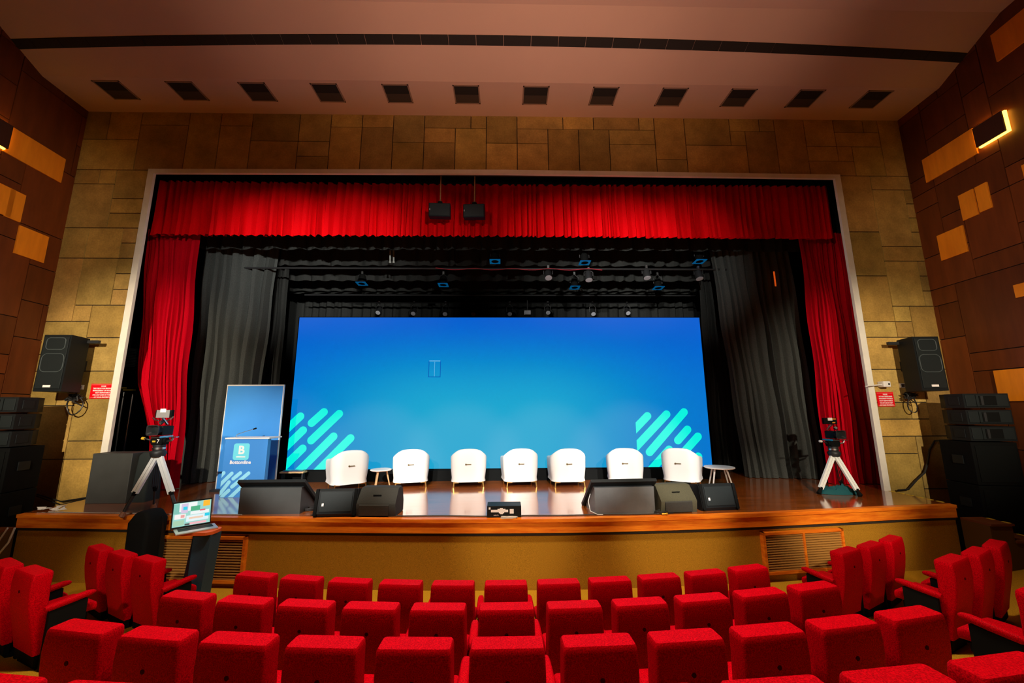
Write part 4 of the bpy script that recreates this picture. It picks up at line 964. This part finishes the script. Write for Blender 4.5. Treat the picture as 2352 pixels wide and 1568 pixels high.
# ================================================================== LIGHTING RIG
def pipe(lab, y, py, px0, px1, r=.025):
    A = atY(px0, py, y); B = atY(px1, py, y); z = (A.z+B.z)/2; m = MB(); m.tube([(A.x, y, z), (B.x, y, z)], r, 10); tag(m.build('lighting_pipe', M_darkmetal, smooth=True), lab, 'pipe'); return z
z1 = pipe('front lighting pipe carrying a red cable above the stage', 9.55, 617, 560, 1680)
z2 = pipe('rear lighting pipe above the big screen', 11.2, 678, 700, 1600)
z3 = pipe('lowest lighting pipe just above the big screen', 11.9, 695, 800, 1500)
A = atY(1000, 617, 9.5); m = MB(); m.tube([(A.x+.17*k, 9.52, z1+.01-.05*abs(math.sin(k*.55))) for k in range(26)], .008, 6); tag(m.build('red_cable', M_rcable, smooth=True), 'red cable looped along the front lighting pipe', 'cable')
def par(lab, px, py, Y, zp, tilt, kind, r=.10):
    P = atY(px, py, Y); t = thing('stage_light', lab, 'stage light', P, 0, 'stage lights above the stage')
    Mx = Matrix.Rotation(math.radians(tilt), 4, 'X')
    h = .26
    m = MB(); m.lathe([(r, 0), (r, h*.7), (r*.7, h), (.02, h+.02)], 18, Mx); m.build('can', M_darkmetal if kind != 'gel' else M_black, t, smooth=True)
    m = MB(); m.lathe([(.005, .012), (r*.93, .012), (r*.93, -.004), (.005, -.006)], 18, Mx); m.build('lens', M_lens if kind == 'par' else M_black, t)
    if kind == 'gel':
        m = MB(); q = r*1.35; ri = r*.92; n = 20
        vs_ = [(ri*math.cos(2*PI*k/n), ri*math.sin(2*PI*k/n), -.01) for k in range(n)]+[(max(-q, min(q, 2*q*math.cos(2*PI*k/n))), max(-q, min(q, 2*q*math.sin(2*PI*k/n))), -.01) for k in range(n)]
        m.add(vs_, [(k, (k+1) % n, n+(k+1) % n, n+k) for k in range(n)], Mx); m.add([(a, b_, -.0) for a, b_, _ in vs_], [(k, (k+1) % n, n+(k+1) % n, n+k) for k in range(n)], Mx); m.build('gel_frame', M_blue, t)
    zz = max(.3, zp-P.z); c = Mx @ Vector((0, 0, h*.5))
    m = MB(); m.tube([(-r-.02, c.y, c.z), (-r-.02, c.y, max(c.z+.1, zz-.12)), (0, c.y, zz-.02), (r+.02, c.y, max(c.z+.1, zz-.12)), (r+.02, c.y, c.z)], .010, 6); m.build('yoke', M_darkmetal, t)
    m = MB(); m.box((-.025, c.y-.03, zz-.03), (.025, c.y+.03, zz+.05)); m.build('clamp', M_metal, t)
for k, (px, py) in enumerate(((1260, 638), (1353, 643), (1487, 638), (1607, 640))): par('round stage light with pale lens under the front pipe, %s from the left' % ORD[k+1], px, py, 9.55, z1, -18 if k else -28, 'par', .095)
for k, (px, py) in enumerate(((1137, 600), (1343, 603), (1607, 600))): par('stage light with square blue frame above the front pipe, %s from the left' % ORD[k+1], px, py, 9.4, z1+.75, -4, 'gel')
for k, (px, py) in enumerate(((831, 651), (1018, 654), (1320, 660), (1512, 661))): par('stage light with square blue frame below the front pipe, %s from the left' % ORD[k+1], px, py, 10.45, atY(1150, 628, 10.45).z, -4, 'gel')
for k, (px, py) in enumerate(((868, 718), (949, 720), (1022, 721), (1087, 721), (1171, 721), (1259, 718), (1363, 721), (1443, 719))): par('small round stage light just above the big screen, %s from the left' % ORD[k+1], px, py, 11.9, z3, -45, 'par', .075)
P = atY(1212, 718, 11.6); t = thing('projector', 'small floodlight with a pale square face above the big screen', 'stage light', P)
m = MB(); m.box((-.10, -.05, -.07), (.10, .12, .07), bev=.01); m.build('housing', M_metal, t); m = MB(); m.box((-.085, -.056, -.055), (.085, -.0505, .055)); m.build('face', M_lens, t); m = MB(); m.tube([(0, .03, .07), (0, .03, z2-P.z)], .02, 8); m.build('drop_arm', M_darkmetal, t)
# two steel tubes hanging left of centre
for k, (px, lab) in enumerate(((896, 'left of two short bright steel tubes hanging above the front pipe'), (904, 'right of two short bright steel tubes hanging above the front pipe'))):
    A = atY(px, 575, 9.6); B = atY(px, 601, 9.6); m = MB(); m.tube([A, B], .022, 8); m.tube([B, B+Vector((0, 0, -.04))], [.035, .03], 8); tag(m.build('steel_tube', mat('dull_steel', (.22, .24, .23), .5), smooth=True), lab, 'tube', 'steel tubes in the rig')
# ================================================================== LEFT WING
for (px, py, lab, s) in ((305, 905, 'black stage light on a stand in the left wing, nearer one', 1), (285, 900, 'black stage light on a stand in the left wing, farther one', 1.05)):
    P = atY(px, py, 9.2+(.35 if s > 1 else 0)); t = thing('wing_light_stand', lab, 'stage light', (P.x, P.y, ZS), .3, 'lights in the left wing'); hh = P.z-ZS
    m = MB(); m.tube([(0, 0, .02), (0, 0, hh)], .02, 8); m.build('pole', M_metal, t)
    for a in (0, 2.1, 4.2): m = MB(); m.tube([(0, 0, .35), (.35*math.cos(a), .35*math.sin(a), .01)], .012, 6); m.build('leg', M_darkmetal, t)
    m = MB(); m.box((-.16, -.12, hh-.02), (.16, .14, hh+.20), Matrix.Rotation(.2, 4, 'Y'), bev=.02); m.build('lamp_head', M_blackp, t); m = MB(); m.box((-.12, -.14, hh+.08), (.1, -.12, hh+.10)); m.build('label', M_yellow, t)
P = atY(303, 822, 8.95); coilp = []
for k in range(12):
    for q in range(10): a = 2*PI*q/10; coilp.append(P+Vector((.17*math.cos(a), .08*math.sin(a), .22-.035*(k+q/10))))
m = MB(); m.tube(coilp, .012, 5); tag(m.build('cable_coil', M_darkmetal, smooth=True), 'coiled grey cable hanging in the left wing beside the red curtain', 'cable')
m = MB(); m.box((-9.1, 10.25, ZS), (-7.95, 10.4, 6.6)); tag(m.build('wing_flat', M_greybox), 'dark grey flat standing in the left wing', 'flat')

# ================================================================== nest small pieces under the part they belong to
import re
NEST = {'badge': 'grille', 'driver_rim': 'grille', 'horn': 'horn_frame', 'horn_vane': 'horn_frame', 'lens_hood': 'camera_body', 'monitor_back': 'monitor', 'handle_knob': 'pan_handle',
        'bowl_ring': 'bowl', 'number': 'fluid_head', 'logo_letter': 'logo_tile', 'logo_underline': 'logo_tile', 'stripe': 'display', 'icon_frame': 'display', 'icon_mark': 'display',
        'border_line': 'plate', 'gel_frame': 'can', 'clamp': 'yoke', 'button': 'backrest', 'keyboard': 'keyboard_base', 'slats': 'frame', 'flange': 'drop_pipe', 'faceplate': 'plate'}
base = lambda o: re.sub(r'\.\d+$', '', o.name)
for t in [o for o in COL.objects if o.parent is None and o.children]:
    kids = list(t.children); by = {}
    for k in kids: by.setdefault(base(k), []).append(k)
    for k in kids:
        nm = base(k)
        p = NEST.get(nm)
        if nm == 'lettering' and 'plate' in by: p = 'plate'
        if nm == 'lens': p = 'camera_body' if 'camera_body' in by else 'can'
        if p and len(by.get(p, [])) == 1: k.parent = by[p][0]
    for a, b_ in (('leg_clamp', 'leg'), ('lower_leg', 'leg'), ('foot', 'leg'), ('bracket', 'leg'), ('arm_panel', 'armrest')):
        if a in by and len(by[a]) == len(by.get(b_, [])):
            num = lambda o: int((re.search(r'\.(\d+)$', o.name) or [0, 0])[1])
            for c, p in zip(sorted(by[a], key=num), sorted(by[b_], key=num)): c.parent = p
